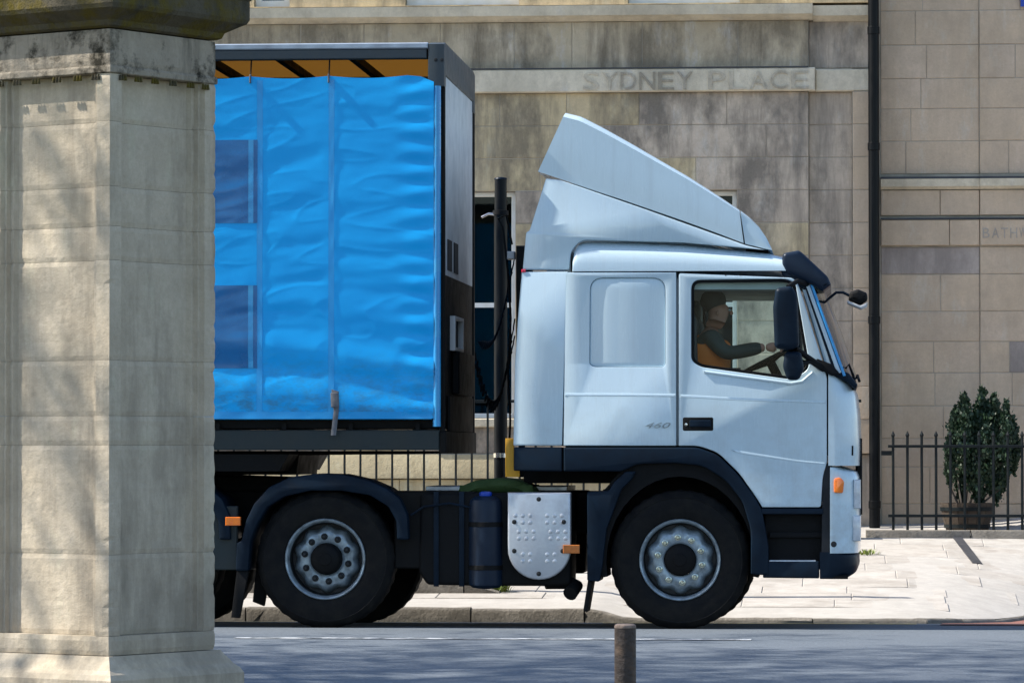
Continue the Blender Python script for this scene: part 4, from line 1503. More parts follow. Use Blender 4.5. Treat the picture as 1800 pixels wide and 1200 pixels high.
prism('dashboard', fillet(T((1385, 690), (1380, 640), (1400, 628), (1470, 650), (1490, 690), (1490, 782), (1430, 782)), 0.03), NEAR + 0.061, FAR - 0.061, 'black', lorry, bevel=0.02)

# seats
for yv in (NEAR + 0.28, FAR - 0.78):
    st_ = prism('seat', fillet(T((1195, 545), (1185, 690), (1195, 720), (1310, 720), (1318, 690), (1225, 688), (1222, 560), (1212, 540)), 0.04), yv, yv + 0.50, 'seat', lorry, bevel=0.05, segs=3)
    prism('headrest', fillet(T((1194, 512), (1198, 546), (1216, 546), (1214, 512)), 0.03), yv + 0.13, yv + 0.37, 'seat', st_, bevel=0.04, segs=3)
# steering wheel (tilted ring) and column
swc = Vector(at(1352, 632, NEAR + 0.53))
nrm = Vector((-0.45, 0, 0.89))
tu = nrm.orthogonal().normalized()
tv = nrm.cross(tu)
swo = tube('steering_wheel', [swc + (tu * math.cos(a) + tv * math.sin(a)) * 0.225 for a in [2 * math.pi * k / 32 for k in range(33)]], 0.016, 'black', lorry, 8)
for a in (0.5, 2.6, 4.7):
    tube('spoke', [swc - nrm * 0.03, swc + (tu * math.cos(a) + tv * math.sin(a)) * 0.22], 0.012, 'black', swo, 6)
tube('steering_column', [swc - nrm * 0.02, swc - nrm * 0.35], 0.035, 'black', lorry, 10)

# sun visor over the screen
prism('sun_visor', fillet(T((1376, 445), (1374, 462), (1384, 482), (1420, 497), (1447, 512), (1461, 500), (1455, 486), (1410, 444), (1404, 440)), [0.03, 0.03, 0.05, 0.05, 0.02, 0.01, 0.02, 0.04, 0.02]),
      NEAR - 0.02, FAR + 0.02, 'tank', lorry, bevel=0.03, segs=3)
prism('visor_bracket', fillet(T((1370, 470), (1378, 490), (1415, 510), (1422, 495)), 0.01), NEAR + 0.004, NEAR + 0.04, 'plastic', lorry, bevel=0.005)


# mirrors
def mirror_body(name, pts, y0, y1, parent, r=0.03, mat='plastic'):
    return prism(name, fillet(T(*pts, Y=(y0 + y1) / 2), r, 6), y0, y1, mat, parent, bevel=0.035, segs=4)


mirror_body('mirror_housing', ((1364, 507), (1359, 540), (1362, 612), (1392, 616), (1405, 608), (1402, 520), (1392, 503)), 29.66, 29.88, lorry)
mirror_body('wide_mirror_housing', ((1380, 618), (1376, 645), (1384, 668), (1404, 668), (1414, 648), (1408, 618)), 29.68, 29.86, lorry)
ma = [at(1385, 504, 29.78), at(1402, 494, 29.85), at(1418, 500, 30.02)]
tube('mirror_arm', ma, 0.018, 'black', lorry, 8)
tube('mirror_arm', [at(1398, 612, 29.76), at(1420, 628, 29.85), at(1445, 645, 30.0), at(1470, 655, 30.05)], 0.022, 'black', lorry, 8)
tube('mirror_arm', [at(1404, 640, 29.76), at(1425, 636, 29.88), at(1447, 650, 30.0)], 0.016, 'black', lorry, 8)
prism('mirror_foot', fillet(T((1436, 630), (1432, 645), (1462, 660), (1478, 658), (1462, 640)), 0.01), NEAR - 0.03, NEAR + 0.03, 'black', lorry, bevel=0.008)
# far-side mirror twin
mf = prism('mirror_housing', fillet(T((1366, 507), (1361, 540), (1364, 612), (1394, 616), (1405, 608), (1403, 520), (1393, 503)), 0.03, 6), FAR + 0.12, FAR + 0.34, 'plastic', lorry, bevel=0.035, segs=3)
# front mirror on its curved arm
fa = [at(*q_, 30.25) for q_ in ((1432, 508), (1440, 525), (1450, 531), (1460, 522), (1470, 514), (1482, 514), (1494, 520), (1502, 524))]
tube('front_mirror_arm', fa, 0.011, 'plastic', lorry, 8)
prism('front_mirror', fillet(T((1494, 514), (1491, 527), (1512, 536), (1525, 528), (1524, 516), (1508, 509), Y=30.25), 0.015), 30.12, 30.40, 'black', lorry, bevel=0.03, segs=3)
prism('front_mirror_rim', fillet(T((1489, 529), (1490, 534), (1514, 544), (1524, 540), (1525, 532), (1512, 538), Y=30.25), 0.005), 30.12, 30.40, 'white_trim', lorry, bevel=0.008)
# grab handle at the foot of the screen
tube('grab_handle', [at(*q_, 30.15) for q_ in ((1484, 652), (1492, 640), (1500, 660), (1505, 680), (1498, 684))], 0.010, 'black', lorry, 8)
prism('screen_foot', fillet(T((1455, 652), (1470, 662), (1490, 672), (1504, 685), (1508, 676), (1492, 655), (1482, 652)), 0.01), NEAR + 0.02, FAR - 0.02, 'plastic', lorry, bevel=0.015)
tube('wiper', [(TX(1487) + 0.10, 30.5, TZ(668)), (TX(1480) + 0.12, 31.3, TZ(655))], 0.012, 'black', lorry, 6)

# chassis
box('frame_rail', TX(-60), TX(1330), NEAR + 0.78, NEAR + 0.86, TZ(940), TZ(866), 'chassis', lorry, bevel=0.006)
box('frame_rail', TX(-60), TX(1330), FAR - 0.86, FAR - 0.78, TZ(940), TZ(866), 'chassis', lorry, bevel=0.006)
for a in (60, 380, 720, 860, 1000):
    box('cross_member', TX(a), TX(a + 25), NEAR + 0.861, FAR - 0.861, TZ(930), TZ(876), 'chassis', lorry)
box('chassis_side', TX(690), TX(832), NEAR + 0.12, NEAR + 0.70, TZ(1000), TZ(864), 'chassis', lorry, bevel=0.01)
prism('fuel_tank', fillet(T((736, 866), (733, 1005), (748, 1028), (840, 1030), (1002, 1030), (1005, 866)), 0.03), NEAR + 0.10, NEAR + 0.68, 'black', lorry, bevel=0.03, segs=3)
prism('fuel_tank', fillet(T((760, 866), (750, 1005), (765, 1020), (1002, 1020), (1005, 866)), 0.03), FAR - 0.68, FAR - 0.10, 'black', lorry, bevel=0.03, segs=3)
for a in (760, 805):
    both('tank_band', T((a, 864), (a, 1031), (a + 9, 1031), (a + 9, 864)), 0.02, 'plastic', inset=0.088, bevel=0.003)
tube('brake_pipe', [at(*q_) for q_ in ((722, 905, 30.08), (745, 890, 30.07), (790, 884, 30.06), (830, 892, 30.07), (838, 930, 30.1))], 0.008, 'plastic', lorry, 6)
tx0 = at(855, 950, NEAR + 0.17)
tank = lathe('air_tank', [(0.03, 0), (0.10, 0.01), (0.125, 0.03), (0.128, 0.06), (0.128, 0.62), (0.12, 0.66), (0.08, 0.69), (0.02, 0.695)], 'tank', lorry, (tx0.x, NEAR + 0.13, TZ(1036)), seg=28)
lathe('tank_cap', [(0.044, 0.0), (0.047, 0.006), (0.047, 0.028), (0.03, 0.036), (0.004, 0.037)], 'cap_blue', tank, (tx0.x, NEAR + 0.10, TZ(1036) + 0.688), seg=18)
for zq in (0.16, 0.48):
    lathe('tank_strap', [(0.129, zq - 0.018), (0.132, zq - 0.016), (0.132, zq + 0.016), (0.129, zq + 0.018)], 'black', tank, (tx0.x, NEAR + 0.13, TZ(1036)), seg=28)
# dimpled aluminium cover with rounded foot
pl = T((892, 865), (1003, 865), (1003, 962)) + T(*[(947.5 + 55.5 * math.cos(R(a)), 963 + 55.5 * math.sin(R(a))) for a in range(0, 181, 10)]) + T((892, 962))
cov = prism('silencer_cover', pl, NEAR + 0.0, NEAR + 0.10, 'alu', lorry, bevel=0.018, segs=3)
for (a, b) in ((947, 877), (904, 917), (991, 917), (904, 968), (989, 968), (947, 1008)):
    lathe('cover_bolt', [(0.018, 0.001), (0.017, -0.004), (0.009, -0.005), (0.008, -0.010), (0.002, -0.011)], 'rim_dark', cov, (TX(a), NEAR, TZ(b)), axis='Y', seg=10)
for b in (906, 918, 934, 946, 974, 986):
    for a in (906, 919, 932, 962, 975, 988):
        if b > 970 and a in (906, 988):
            continue
        lathe('dimple', [(0.018, 0.0005), (0.014, -0.0015), (0.008, -0.0025), (0.001, -0.003)], 'alu', cov, (TX(a + (6 if b in (934, 946) else 0)), NEAR, TZ(b)), axis='Y', seg=10, sharp=80)
tube('exhaust_outlet', [at(960, 1022, NEAR + 0.25), at(995, 1022, NEAR + 0.22), at(1012, 1030, NEAR + 0.15), at(1002, 1043, NEAR + 0.06)], 0.055, 'chassis', lorry, 14)
mk = box('side_marker', TX(990), TX(1019), NEAR - 0.03, NEAR - 0.001, TZ(972), TZ(957), 'amber_old', lorry, bevel=0.004)
box('marker_bracket', TX(1004), TX(1012), NEAR, NEAR + 0.3, TZ(970), TZ(960), 'black', lorry)
prism('green_cover', fillet(T((805, 866), (815, 853), (840, 843), (880, 839), (915, 843), (940, 856), (945, 866), Y=30.5), 0.03), 30.3, 31.0, 'green_cover', lorry, bevel=0.06, segs=4)
yb = prism('yellow_bracket', T((886, 770), (886, 838), (911, 838), (911, 826), (901, 824), (901, 770)), NEAR + 0.12, NEAR + 0.16, 'yellow', lorry, bevel=0.004)
# front mudguard tail and flap
prism('mudguard', fillet(T((1032, 864), (1032, 1020), (1053, 1022), (1058, 1000), (1066, 930), (1092, 860), (1110, 842), (1118, 828), (1100, 828), (1078, 848), (1070, 862)), 0.012), NEAR + 0.0, NEAR + 0.5, 'plastic', lorry, bevel=0.012)
prism('mud_flap', fillet(T((1033, 1020), (1025, 1072), (1031, 1076), (1040, 1022)), 0.003), NEAR + 0.02, NEAR + 0.45, 'black', lorry, bevel=0.003)
prism('mudguard', fillet(T((1032, 864), (1032, 1010), (1053, 1012), (1066, 930), (1092, 860), (1070, 862)), 0.012), FAR - 0.5, FAR, 'plastic', lorry, bevel=0.012)

# wheels
WC = at(1195, 985, NEAR + 0.04)
wz = road_z(0, 30.2) + 0.517 - 0.006


def axle(px, front, dual):
    x_ = at(px, 985, NEAR + 0.04).x
    for far in (False, True):
        yv = FAR - 0.05 if far else NEAR + 0.05
        wzz = road_z(0, yv + (-0.15 if far else 0.15)) + 0.511
        wheel(lorry, (x_, yv, wzz), front, far, dual)
    tube('axle', [(x_, NEAR + 0.3, wz), (x_, FAR - 0.3, wz - 0.05)], 0.06, 'chassis', lorry, 12)


axle(1195, True, False)
axle(571, False, False)
axle(258, False, True)


def mudguard_arc(cx, cy, r0, r1, a0, a1, y0, y1, ry=1.0):
    o_ = [(cx + r1 * math.cos(R(a)), cy - r1 * ry * math.sin(R(a))) for a in range(a0, a1 + 1, 8)]
    i_ = [(cx + r0 * math.cos(R(a)), cy - r0 * ry * math.sin(R(a))) for a in range(a0, a1 + 1, 8)]
    return T(*o_) + T(*reversed(i_))


og = [(718, 948), (716, 905), (703, 876), (680, 858), (645, 843), (600, 833), (555, 832), (510, 838), (472, 856), (446, 885), (432, 915), (424, 950), (415, 953), (414, 1003), (436, 1003), (440, 950), (452, 920),
      (470, 890), (500, 872), (545, 862), (600, 862), (650, 870), (682, 890), (696, 915), (698, 948)]
prism('mudguard', fillet(T(*og), 0.015, 3), NEAR + 0.0, NEAR + 0.55, 'plastic', lorry, bevel=0.015, segs=2)
prism('mud_flap', fillet(T((415, 1003), (405, 1085), (420, 1086), (436, 1003)), 0.004), NEAR + 0.03, NEAR + 0.08, 'black', lorry, bevel=0.004)
prism('mud_flap', fillet(T((442, 960), (432, 1060), (452, 1068), (462, 1010), (455, 960)), 0.004), NEAR + 0.35, NEAR + 0.42, 'black', lorry, bevel=0.004)
box('light_board', TX(330), TX(416), NEAR + 0.05, NEAR + 0.12, TZ(1003), TZ(890), 'trailer_steel', lorry, bevel=0.008)
box('side_marker', TX(397), TX(423), NEAR - 0.01, NEAR + 0.049, TZ(924), TZ(909), 'orange', lorry, bevel=0.004)
og2 = [(px - 313, py) for px, py in og]
prism('mudguard', fillet(T(*og2), 0.015, 3), NEAR + 0.0, NEAR + 0.6, 'plastic', lorry, bevel=0.015, segs=2)
prism('mudguard', fillet(T(*og2), 0.015, 3), FAR - 0.6, FAR, 'plastic', lorry, bevel=0.015, segs=2)
prism('fifth_wheel', fillet(T((225, 850), (240, 836), (300, 834), (470, 840), (500, 850), (460, 866), (240, 866)), 0.01), NEAR + 0.8, FAR - 0.8, 'chassis', lorry, bevel=0.02)

# things behind the cab: air hoses, cable carrier, air intake
box('service_mast', TX(893), TX(903), NEAR + 1.0, NEAR + 1.1, TZ(840), TZ(430), 'black', lorry, bevel=0.01)
box('air_intake', TX(897), TX(920), NEAR + 0.5, NEAR + 0.95, TZ(640), TZ(425), 'black', lorry, bevel=0.03, segs=2)
box('catwalk', TX(730), TX(985), NEAR + 0.75, FAR - 0.75, TZ(864), TZ(856), 'alu', lorry, bevel=0.004)
for (k, c_, (xa, ya, za_), (xb, yb_, zb_)) in ((0, 'black', (835, 620, 31.1), (905, 560, 30.9)), (1, 'black', (835, 640, 31.3), (905, 590, 31.0)), (2, 'plastic', (840, 600, 31.0), (905, 450, 31.0))):
    p0, p1 = at(xa, ya, za_), at(xb, yb_, zb_)
    pts = []
    n = 220
    for i in range(n + 1):
        q = i / n
        sag = -0.55 * math.sin(q * math.pi) * (1 - 0.25 * k)
        c = p0.lerp(p1, q) + Vector((0, 0, sag))
        a = q * 2 * math.pi * 20
        rr = 0.028 * min(1, q * 8, (1 - q) * 8)
        pts.append(c + Vector((0.3 * math.cos(a), math.sin(a), math.cos(a))) * rr)
    tube('air_hose', pts, 0.006, c_, lorry, 5)
tube('air_hose', [at(*q_) for q_ in ((893, 830, 30.9), (897, 740, 30.8), (893, 660, 30.9), (898, 560, 30.8), (892, 470, 30.9), (884, 400, 30.95), (876, 384, 31.0), (890, 378, 30.9), (900, 430, 30.9))], 0.009, 'black', lorry, 6)
box('hose_coupling', TX(893, 30.9), TX(906, 30.9), 30.8, 30.95, TZ(446), TZ(432), 'white_trim', lorry, bevel=0.006)

# ------------------------------------------------------------------ trailer
trailer = thing('curtain_trailer', (TX(300), 31.2, -0.03), 'blue curtain sided trailer coupled behind the white cab', 'trailer')
TXF = TX(780)                             # front end
TXB = -13.5
TN, TF = 30.0, 32.52
ztop_c, zbot_c = TZ(131), TZ(735)
xc0, xc1 = TXB + 0.1, TX(763)


def strap_sag(x_):
    """curtain hangs from rollers; between them the top edge dips"""
    d = (x_ - TX(440)) / (TX(578) - TX(440))
    return -0.018 * math.sin((d % 1.0) * math.pi)


SEAMS = [TX(455), TX(583)]


def curtain_y(x_, z):
    h = z - zbot_c
    d = (x_ - SEAMS[1]) / (SEAMS[1] - SEAMS[0])
    q = abs((d + 0.5) % 1.0 - 0.5) * 2                         # 0 at a vertical strap, 1 midway
    span = 0.3 + 0.7 * smooth(min(q * 2.2, 1.0))
    slope = -2.6 if d < 0 else 0.9                             # folds sag towards the straps
    w1 = noise.noise(Vector((x_ * 0.8, z * 0.9, 1.3)))
    w2 = noise.noise(Vector((x_ * 1.3 + 9, z * 1.7, 4.1)))
    a1 = smooth(0.55 + 1.1 * noise.noise(Vector((x_ * 0.9 + 4, z * 1.25, 8.2))))
    a2 = smooth(0.35 + 1.3 * noise.noise(Vector((x_ * 1.4 + 1, z * 1.9, 2.6))))
    p1 = z * 19.0 + slope * x_ * 1.3 + 3.6 * w1
    p2 = z * 34.0 + slope * x_ * 1.9 + 4.2 * w2
    cr = 1.0 - abs(noise.noise(Vector((x_ * 2.2 + 0.6 * w1, z * 6.5 + slope * x_ * 0.5, 12.4)))) * 2.6
    crease = 0.0014 * max(cr, 0.0) ** 3
    fine = 0.0009 * noise.noise(Vector((x_ * 7, z * 19, 5.5)))
    fold = 0.0021 * a1 * (math.sin(p1) + 0.3 * math.sin(2 * p1 + 0.7)) + 0.0012 * a2 * (math.sin(p2) + 0.3 * math.sin(2 * p2)) + crease + fine
    belly = 0.02 * noise.noise(Vector((x_ * 0.5, z * 0.6, 6.6)))
    hem = 0.010 * math.sin(h * 17 + d * 1.3 + 1.2 * w1) * math.exp(-abs(h - 0.33) * 3.0)
    edge = math.exp(-((x_ - TX(735)) / 0.13) ** 2)
    pucker = edge * 0.0045 * math.sin(z * 40 + 3.0 * w2)
    return TN - 0.025 - (fold + hem) * span - belly - pucker


def curtain_fn(u, v):
    x_ = xc0 + (xc1 - xc0) * (u ** 0.45 if False else u)
    top = ztop_c + strap_sag(x_)
    if x_ > TX(740):
        top -= (x_ - TX(740)) * 0.35
    z = zbot_c + (top - zbot_c) * v
    return (x_, curtain_y(x_, z), z)


XM = TX(330)                               # finely meshed in view, plain further back
xk = (xc0, xc1)
xc0 = XM
cur = grid('curtain', curtain_fn, 260, 260, 'curtain', trailer, sharp=80)
xc0, xc1 = xk[0], XM
grid('curtain', curtain_fn, 160, 60, 'curtain', trailer, sharp=80)
xc0, xc1 = xk
box('curtain', xc0, xc1, TF - 0.012, TF, zbot_c, ztop_c, 'curtain', trailer)


def strip(name, x0, x1, z0, z1, off, mat, parent, nx=6, nz=80):
    return grid(name, lambda u, v: (x0 + (x1 - x0) * u, curtain_y(x0 + (x1 - x0) * u, z0 + (z1 - z0) * v) - off, z0 + (z1 - z0) * v), nx, nz, mat, parent, sharp=80)


for px in (457, 583):
    strip('weld_strip', TX(px - 5), TX(px + 5), zbot_c + 0.005, ztop_c - 0.03, 0.003, 'curtain_seam', cur)
strip('hem', TX(340), TX(760), zbot_c - 0.004, zbot_c + 0.05, 0.004, 'curtain_seam', cur, 120, 4)
for (b0, b1) in ((243, 390), (500, 646)):
    strip('curtain_window', TX(330), TX(453), TZ(b1), TZ(b0), 0.004, 'curtain_window', cur, 30, 40)
    strip('window_binding', TX(437), TX(446), TZ(b1), TZ(b0), 0.006, 'edge_blue', cur, 3, 40)
# edge pole the curtain is wound on
tube('curtain_pole', [(TX(768), TN - 0.005, zbot_c - 0.06), (TX(768), TN - 0.005, TZ(150))], 0.030, 'edge_blue', trailer, 12)
# roof: rails, bows, translucent sheet
zr0, zr1 = TZ(101), TZ(73)
box('roof_rail', TXB, TX(750), TN - 0.005, TN + 0.09, zr0, TZ(84), 'rail_dark', trailer, bevel=0.006)
box('roof_capping', TXB, TX(752), TN - 0.012, TN + 0.10, TZ(83.6), zr1, 'rail', trailer, bevel=0.008)
box('roof_rail', TXB, TX(750), TF - 0.09, TF + 0.005, zr0, zr1, 'rail_dark', trailer, bevel=0.006)
box('roof_sheet', TXB + 0.05, TX(752), TN + 0.101, TF - 0.091, TZ(80), TZ(78.5), 'roof_sheet', trailer)
xb_ = TX(745)
k = 0
while xb_ > TXB + 0.3:
    xb_ -= 0.56
    box('roof_bow', xb_ - 0.05, xb_, TN + 0.10, TF - 0.10, TZ(94), TZ(80.5), 'chassis', trailer)
# inside the roof: timber lath along the far side
box('far_lath', TXB + 0.2, TX(745), TF - 0.05, TF - 0.03, TZ(200), TZ(104), 'roof_sheet', trailer)
# front frame: header with corner casting, corner posts, bulkhead
prism('front_header', [(TN - 0.01, TZ(150)), (TN - 0.01, TZ(76)), (TN + 0.1, TZ(71)), (TF - 0.1, TZ(71)), (TF + 0.01, TZ(76)), (TF + 0.01, TZ(150)), (TF - 0.12, TZ(150)), (TF - 0.12, TZ(128)), (TN + 0.12, TZ(128)), (TN + 0.12, TZ(150))],
      TX(752), TX(781), 'rail_dark', trailer, axis='X', bevel=0.01)
for a in (768, 779):
    lathe('casting_hole', [(0.014, 0), (0.013, -0.004), (0.002, -0.005)], 'seam', trailer, (TX(a - 2), TN - 0.011, TZ(104)), axis='Y', seg=10)
box('corner_post', TX(771.5), TX(781), TN + 0.03, TN + 0.09, TZ(795), TZ(150.5), 'chassis', trailer, bevel=0.008)
box('corner_post', TX(771.5), TX(781), TF - 0.09, TF, TZ(795), TZ(150.5), 'chassis', trailer, bevel=0.008)
box('bulkhead', TX(772), TX(778), TN + 0.125, TF - 0.092, TZ(480), TZ(129), 'panel_grey', trailer)
box('lower_bulkhead', TX(772), TX(778), TN + 0.125, TF - 0.092, TZ(740), TZ(480.5), 'black', trailer)
for yv in (TN + 0.35, TN + 0.85):
    box('bulkhead_vent', TX(778.2), TX(779.5), yv, yv + 0.32, TZ(470), TZ(415), 'seam', trailer)
bw = [(TN + 0.55, TZ(612)), (TN + 1.25, TZ(612)), (TN + 1.25, TZ(550)), (TN + 0.55, TZ(550))]
prism('hose_bracket', bw, TX(778.1), TX(788), 'white_trim', trailer, holes=[[(TN + 0.6, TZ(606)), (TN + 1.2, TZ(606)), (TN + 1.2, TZ(556)), (TN + 0.6, TZ(556))]], axis='X', bevel=0.003)
box('hose_box', TX(778.1), TX(792), TN + 0.7, TF - 0.5, TZ(690), TZ(614), 'black', trailer, bevel=0.01)
box('hose_box', TX(778.1), TX(784), TN + 0.3, TF - 0.3, TZ(757), TZ(694), 'chassis', trailer, bevel=0.01)
# floor edge and chassis
box('load_floor', TXB, TX(771), TN + 0.06, TF - 0.06, TZ(752), TZ(738), 'chassis', trailer)
box('side_raft', TXB, TX(772), TN + 0.012, TN + 0.08, TZ(791), TZ(755), 'trailer_steel', trailer, bevel=0.008)
box('side_raft', TXB, TX(772), TF - 0.08, TF - 0.012, TZ(791), TZ(755), 'trailer_steel', trailer, bevel=0.008)
box('front_sill', TX(772.5), TX(784), TN + 0.01, TF - 0.01, TZ(797), TZ(758), 'chassis', trailer, bevel=0.01)
prism('underframe', T((-1800, 792), (-1800, 850), (-200, 850), (-100, 835), (500, 835), (505, 800), (770, 797), (770, 792)), TN + 0.65, TF - 0.65, 'chassis', trailer)
prism('neck_plate', T((190, 798), (190, 828), (488, 828), (505, 798)), TN + 0.08, TF - 0.08, 'chassis', trailer)
xx = TX(735)
while xx > TXB:
    box('cross_bearer', xx - 0.05, xx, TN + 0.085, TF - 0.085, TZ(768), TZ(753), 'chassis', trailer)
    box('tie_lug', xx - 0.02, xx + 0.01, TN + 0.01, TN + 0.05, TZ(755), TZ(744), 'chassis', trailer)
    xx -= 0.5
# buckle strap and rollers
sx = TX(590)
yk = curtain_y(sx, TZ(700)) - 0.012
sp_ = prism('tension_strap', fillet(T((584, 684), (585, 700), (588, 722), (583, 765), (592, 765), (597, 722), (597, 688)), 0.004), yk - 0.004, yk, 'strap', trailer, bevel=0.001)
prism('strap_buckle', fillet(T((583, 690), (584, 716), (598, 716), (597, 690)), 0.008), yk - 0.022, yk - 0.005, 'strap', sp_, bevel=0.004)
for px in (440, 578):
    xh = TX(px)
    box('roller_hook', xh - 0.006, xh + 0.006, TN - 0.045, TN + 0.01, TZ(143), TZ(128), 'strap', trailer, bevel=0.003)
    tube('roller_rod', [(xh, TN - 0.01, TZ(128)), (xh, TN + 0.03, TZ(100))], 0.006, 'chassis', trailer, 6)
# trailer axles, far back behind the pier
for xa in (-9.2, -10.5, -11.8):
    for far in (False, True):
        yv = TF - 0.06 if far else TN + 0.06
        wheel(trailer, (xa, yv, road_z(0, yv) + 0.511), False, far, False)
    tube('axle', [(xa, TN + 0.3, 0.48), (xa, TF - 0.3, 0.45)], 0.06, 'chassis', trailer, 10)
for yv in (TN + 0.4, TF - 0.5):
    box('landing_leg', TX(-40) - 1.6, TX(-40) - 1.48, yv, yv + 0.1, 0.42, TZ(800), 'chassis', trailer, bevel=0.01)


# ------------------------------------------------------------------ driver
def skinned(name, verts, edges, radii, mat, parent=None, root=0, sub=2):
    me = bpy.data.meshes.new(name)
    me.from_pydata(verts, edges, [])
    o = bpy.data.objects.new(name, me)
    COL.objects.link(o)
    sk = o.modifiers.new('skin', 'SKIN')
    sk.use_smooth_shade = True
    sv = me.skin_vertices[0].data if me.skin_vertices else None
    if sv is None:
        bm_ = bmesh.new()
        bm_.from_mesh(me)
        bm_.verts.layers.skin.verify()
        bm_.to_mesh(me)
        bm_.free()
        sv = me.skin_vertices[0].data
    for i, r in enumerate(radii):
        sv[i].radius = (r, r) if isinstance(r, (int, float)) else r
        sv[i].use_root = (i == root)
    s = o.modifiers.new('sub', 'SUBSURF')
    s.levels = s.render_levels = sub
    bpy.context.view_layer.update()
    dg = bpy.context.evaluated_depsgraph_get()
    m2 = bpy.data.meshes.new_from_object(o.evaluated_get(dg))
    bpy.data.objects.remove(o)
    for p in m2.polygons:
        p.use_smooth = True
    m2.materials.clear()
    return link(name, m2, mat, parent)


DY = NEAR + 0.53


def D(px, py, y):
    return tuple(at(px, py, y))


drv = thing('person', D(1250, 690, DY), 'driver in dark jacket and orange vest holding the steering wheel', 'person')
# one continuous body: pelvis, spine, neck, head; two arms; two legs
bv = [D(1248, 678, DY), D(1246, 645, DY), D(1246, 612, DY), D(1250, 590, DY), D(1253, 577, DY), D(1260, 562, DY), D(1264, 547, DY), D(1263, 531, DY),
      D(1249, 592, DY - 0.19), D(1276, 622, DY - 0.25), D(1325, 614, DY - 0.20), D(1345, 610, DY - 0.18),
      D(1249, 592, DY + 0.19), D(1278, 622, DY + 0.25), D(1325, 612, DY + 0.18), D(1345, 610, DY + 0.16),
      D(1262, 682, DY - 0.10), D(1350, 674, DY - 0.14), D(1362, 760, DY - 0.13), D(1385, 774, DY - 0.13),
      D(1262, 682, DY + 0.10), D(1350, 674, DY + 0.14), D(1362, 760, DY + 0.13), D(1385, 774, DY + 0.13)]
be = [(0, 1), (1, 2), (2, 3), (3, 4), (4, 5), (5, 6), (6, 7), (3, 8), (8, 9), (9, 10), (10, 11), (3, 12), (12, 13), (13, 14), (14, 15), (0, 16), (16, 17), (17, 18), (18, 19), (0, 20), (20, 21), (21, 22), (22, 23)]
brd = [0.15, 0.14, 0.15, 0.13, 0.054, 0.068, 0.096, 0.07, 0.065, 0.05, 0.04, 0.03, 0.065, 0.05, 0.04, 0.03, 0.10, 0.07, 0.05, 0.045, 0.10, 0.07, 0.05, 0.045]
skinned('body', bv, be, brd, 'skin', drv)
skinned('jacket', [bv[i] for i in (0, 1, 2, 3, 8, 9, 10, 12, 13, 14)] + [D(1341, 610.5, DY - 0.183), D(1341, 610.5, DY + 0.163)],
        [(0, 1), (1, 2), (2, 3), (3, 4), (4, 5), (5, 6), (6, 10), (3, 7), (7, 8), (8, 9), (9, 11)],
        [0.165, 0.16, 0.165, 0.13, 0.068, 0.06, 0.05, 0.068, 0.06, 0.05, 0.042, 0.042], 'jacket', drv)
skinned('vest', [D(1243, 668, DY), D(1241, 640, DY), D(1240, 610, DY), D(1243, 588, DY)], [(0, 1), (1, 2), (2, 3)], [0.195, 0.2, 0.215, 0.19], 'hivis', drv)
skinned('trousers', [bv[i] for i in (0, 16, 17, 18, 20, 21, 22)], [(0, 1), (1, 2), (2, 3), (0, 4), (4, 5), (5, 6)], [0.16, 0.115, 0.085, 0.065, 0.115, 0.085, 0.065], 'trousers', drv)
hc = Vector(D(1258, 534, DY))
bm = bmesh.new()
bmesh.ops.create_icosphere(bm, subdivisions=3, radius=1.0)
for v in bm.verts:
    c = v.co
    v.co = Vector((hc.x + c.x * 0.098 - 0.018, hc.y + c.y * 0.084, hc.z + 0.022 + c.z * 0.092))
    if c.x > 0.25 and c.z < 0.45:
        v.co.x -= 0.07 * (c.x - 0.25)
for f in bm.faces:
    f.tag = False
bm_obj('hair', bm, 'hair', drv, smooth=80)
fc = Vector(D(1267, 552, DY))
skinned('nose', [(fc.x + 0.06, fc.y, fc.z + 0.035), (fc.x + 0.088, fc.y, fc.z + 0.005), (fc.x + 0.07, fc.y, fc.z - 0.005)], [(0, 1), (1, 2)], [0.012, 0.016, 0.012], 'skin', drv, sub=1)
for s in (-1, 1):
    skinned('ear', [(fc.x - 0.02, fc.y + s * 0.078, fc.z + 0.03), (fc.x - 0.025, fc.y + s * 0.086, fc.z + 0.008), (fc.x - 0.02, fc.y + s * 0.08, fc.z - 0.015)], [(0, 1), (1, 2)], [0.012, 0.016, 0.01], 'skin', drv, sub=1)
    lathe('eye', [(0.003, -0.012), (0.011, -0.004), (0.011, 0.004), (0.003, 0.012)], 'white_trim', drv, (fc.x + 0.068, fc.y + s * 0.032, fc.z + 0.03), axis='X', seg=10)
    # hand closed on the wheel rim: palm and five bent fingers
    w0 = Vector(D(1345, 610, DY + (-0.18 if s < 0 else 0.16)))
    sub_v = [tuple(w0), tuple(w0 + Vector((0.05, 0, 0.0))), tuple(w0 + Vector((0.085, 0, -0.005)))]
    skinned('hand', sub_v, [(0, 1), (1, 2)], [0.028, (0.022, 0.04), (0.02, 0.042)], 'skin', drv, sub=2)
    for k in range(4):
        o_ = Vector((0.09, (k - 1.5) * 0.021, 0))
        L = (0.9, 1.0, 0.95, 0.75)[k]
        skinned('finger', [tuple(w0 + o_ + Vector(q_)) for q_ in ((-0.01, 0, 0.004), (0.03 * L, 0, 0.006), (0.045 * L, 0, -0.022), (0.02, 0, -0.04))], [(0, 1), (1, 2), (2, 3)], [0.010, 0.010, 0.009, 0.008], 'skin', drv, sub=1)
    skinned('finger', [tuple(w0 + Vector(q_)) for q_ in ((0.04, -s * 0.03, 0.0), (0.06, -s * 0.055, -0.006), (0.085, -s * 0.06, -0.02))], [(0, 1), (1, 2)], [0.013, 0.011, 0.009], 'skin', drv, sub=1)


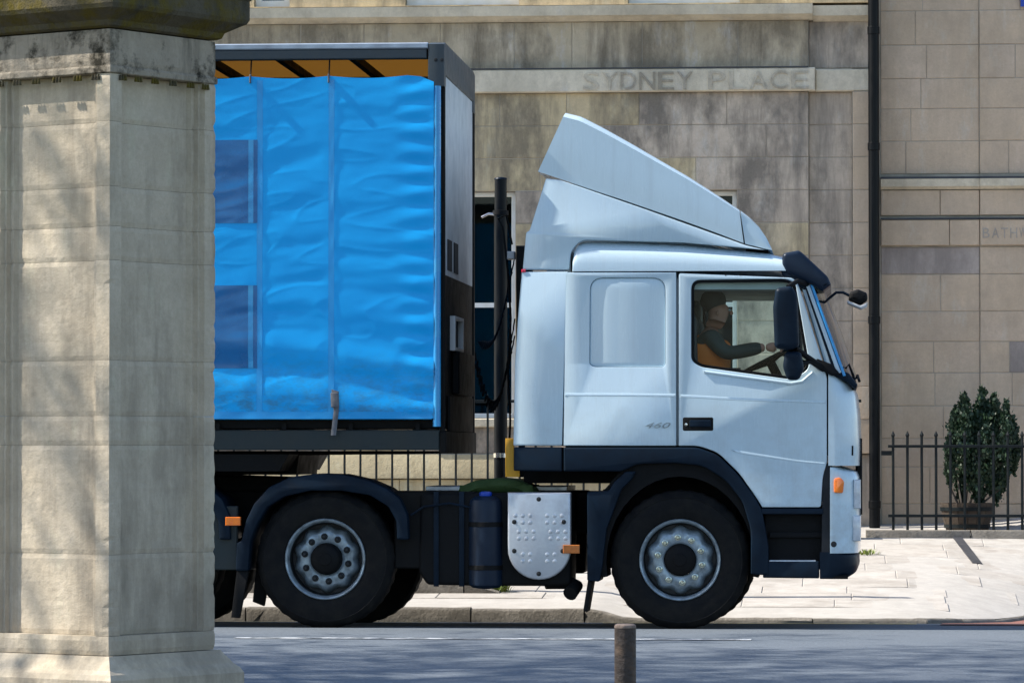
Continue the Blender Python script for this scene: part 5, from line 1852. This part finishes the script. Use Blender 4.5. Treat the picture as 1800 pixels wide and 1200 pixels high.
# ------------------------------------------------------------------ street trees out of frame whose shade falls on the near lane
def tree(label, base, height, lean, seed, spread=1.0, leaves=0.35):
    r = random.Random(seed)
    t = thing('street_tree', base, label, 'tree', 'park trees shading the near lane')
    bm_w, bm_l = bmesh.new(), bmesh.new()

    def branch(p, d, L, rad, lvl):
        n = 5
        pts, rads = [p], [rad]
        q = p
        dd = d.normalized()
        for i in range(n):
            dd = (dd + Vector((r.gauss(0, 1), r.gauss(0, 1), r.gauss(0, 0.7) + 0.12)) * 0.13).normalized()
            if lvl and q.z < 6.4:
                dd = (dd + Vector((0, 0, 0.35))).normalized()
            q = q + dd * L / n
            pts.append(q)
            rads.append(rad * (1 - 0.5 * (i + 1) / n))
        if (lvl > 1 and min(v.z for v in pts) < 5.2) or (lvl == 1 and q.z < 5.2):   # the crown is lifted clear of the road
            return
        tube_bm(bm_w, pts, rads, 8 if lvl == 0 else 6 if lvl < 3 else 4, cap=False)
        if lvl >= 3:
            for i in range(1, n + 1):
                if r.random() < leaves:
                    leafy(bm_l, pts[i], 7, (0.16, 0.16, 0.12), 0.10, r, 0.2)
        if lvl >= 5:
            return
        kids = (6, 4, 4, 3, 2)[lvl]
        for k_ in range(kids):
            i = n if k_ == 0 else r.randint(2, n)
            ax = dd.orthogonal().normalized()
            ax.rotate(Matrix.Rotation(r.random() * 6.283, 3, dd))
            ang = R(r.uniform(12, 25) if k_ == 0 else r.uniform(28, 58))
            nd = (dd * math.cos(ang) + ax * math.sin(ang))
            nd.x *= spread
            branch(pts[i], nd, L * r.uniform(0.6, 0.78), rads[i] * (0.8 if k_ == 0 else 0.6), lvl + 1)
    branch(Vector(base), Vector(lean), height * 0.36, height * 0.024, 0)
    bm_obj('trunk', bm_w, 'tree_bark', t, smooth=60)
    bm_obj('crown', bm_l, 'leaf', t)
    return t


tree('budding street tree outside the left edge, nearest the gate pier', (-9.8, 21.2, 0.0), 14.5, (0.12, 0.36, 1), 41, 1.15, 0.6)
tree('budding street tree outside the left edge, second from the gate pier', (-13.4, 21.3, 0.0), 15.5, (0.16, 0.46, 1), 43, 1.15, 0.6)
tree('budding street tree outside the left edge, third from the gate pier', (-16.8, 21.2, 0.0), 16.5, (0.18, 0.44, 1), 52, 1.15, 0.6)
tree('budding park tree outside the left edge, set back behind the gate pier', (-11.6, 17.4, 0.0), 13.5, (0.14, 0.08, 1), 61, 1.1, 0.22)
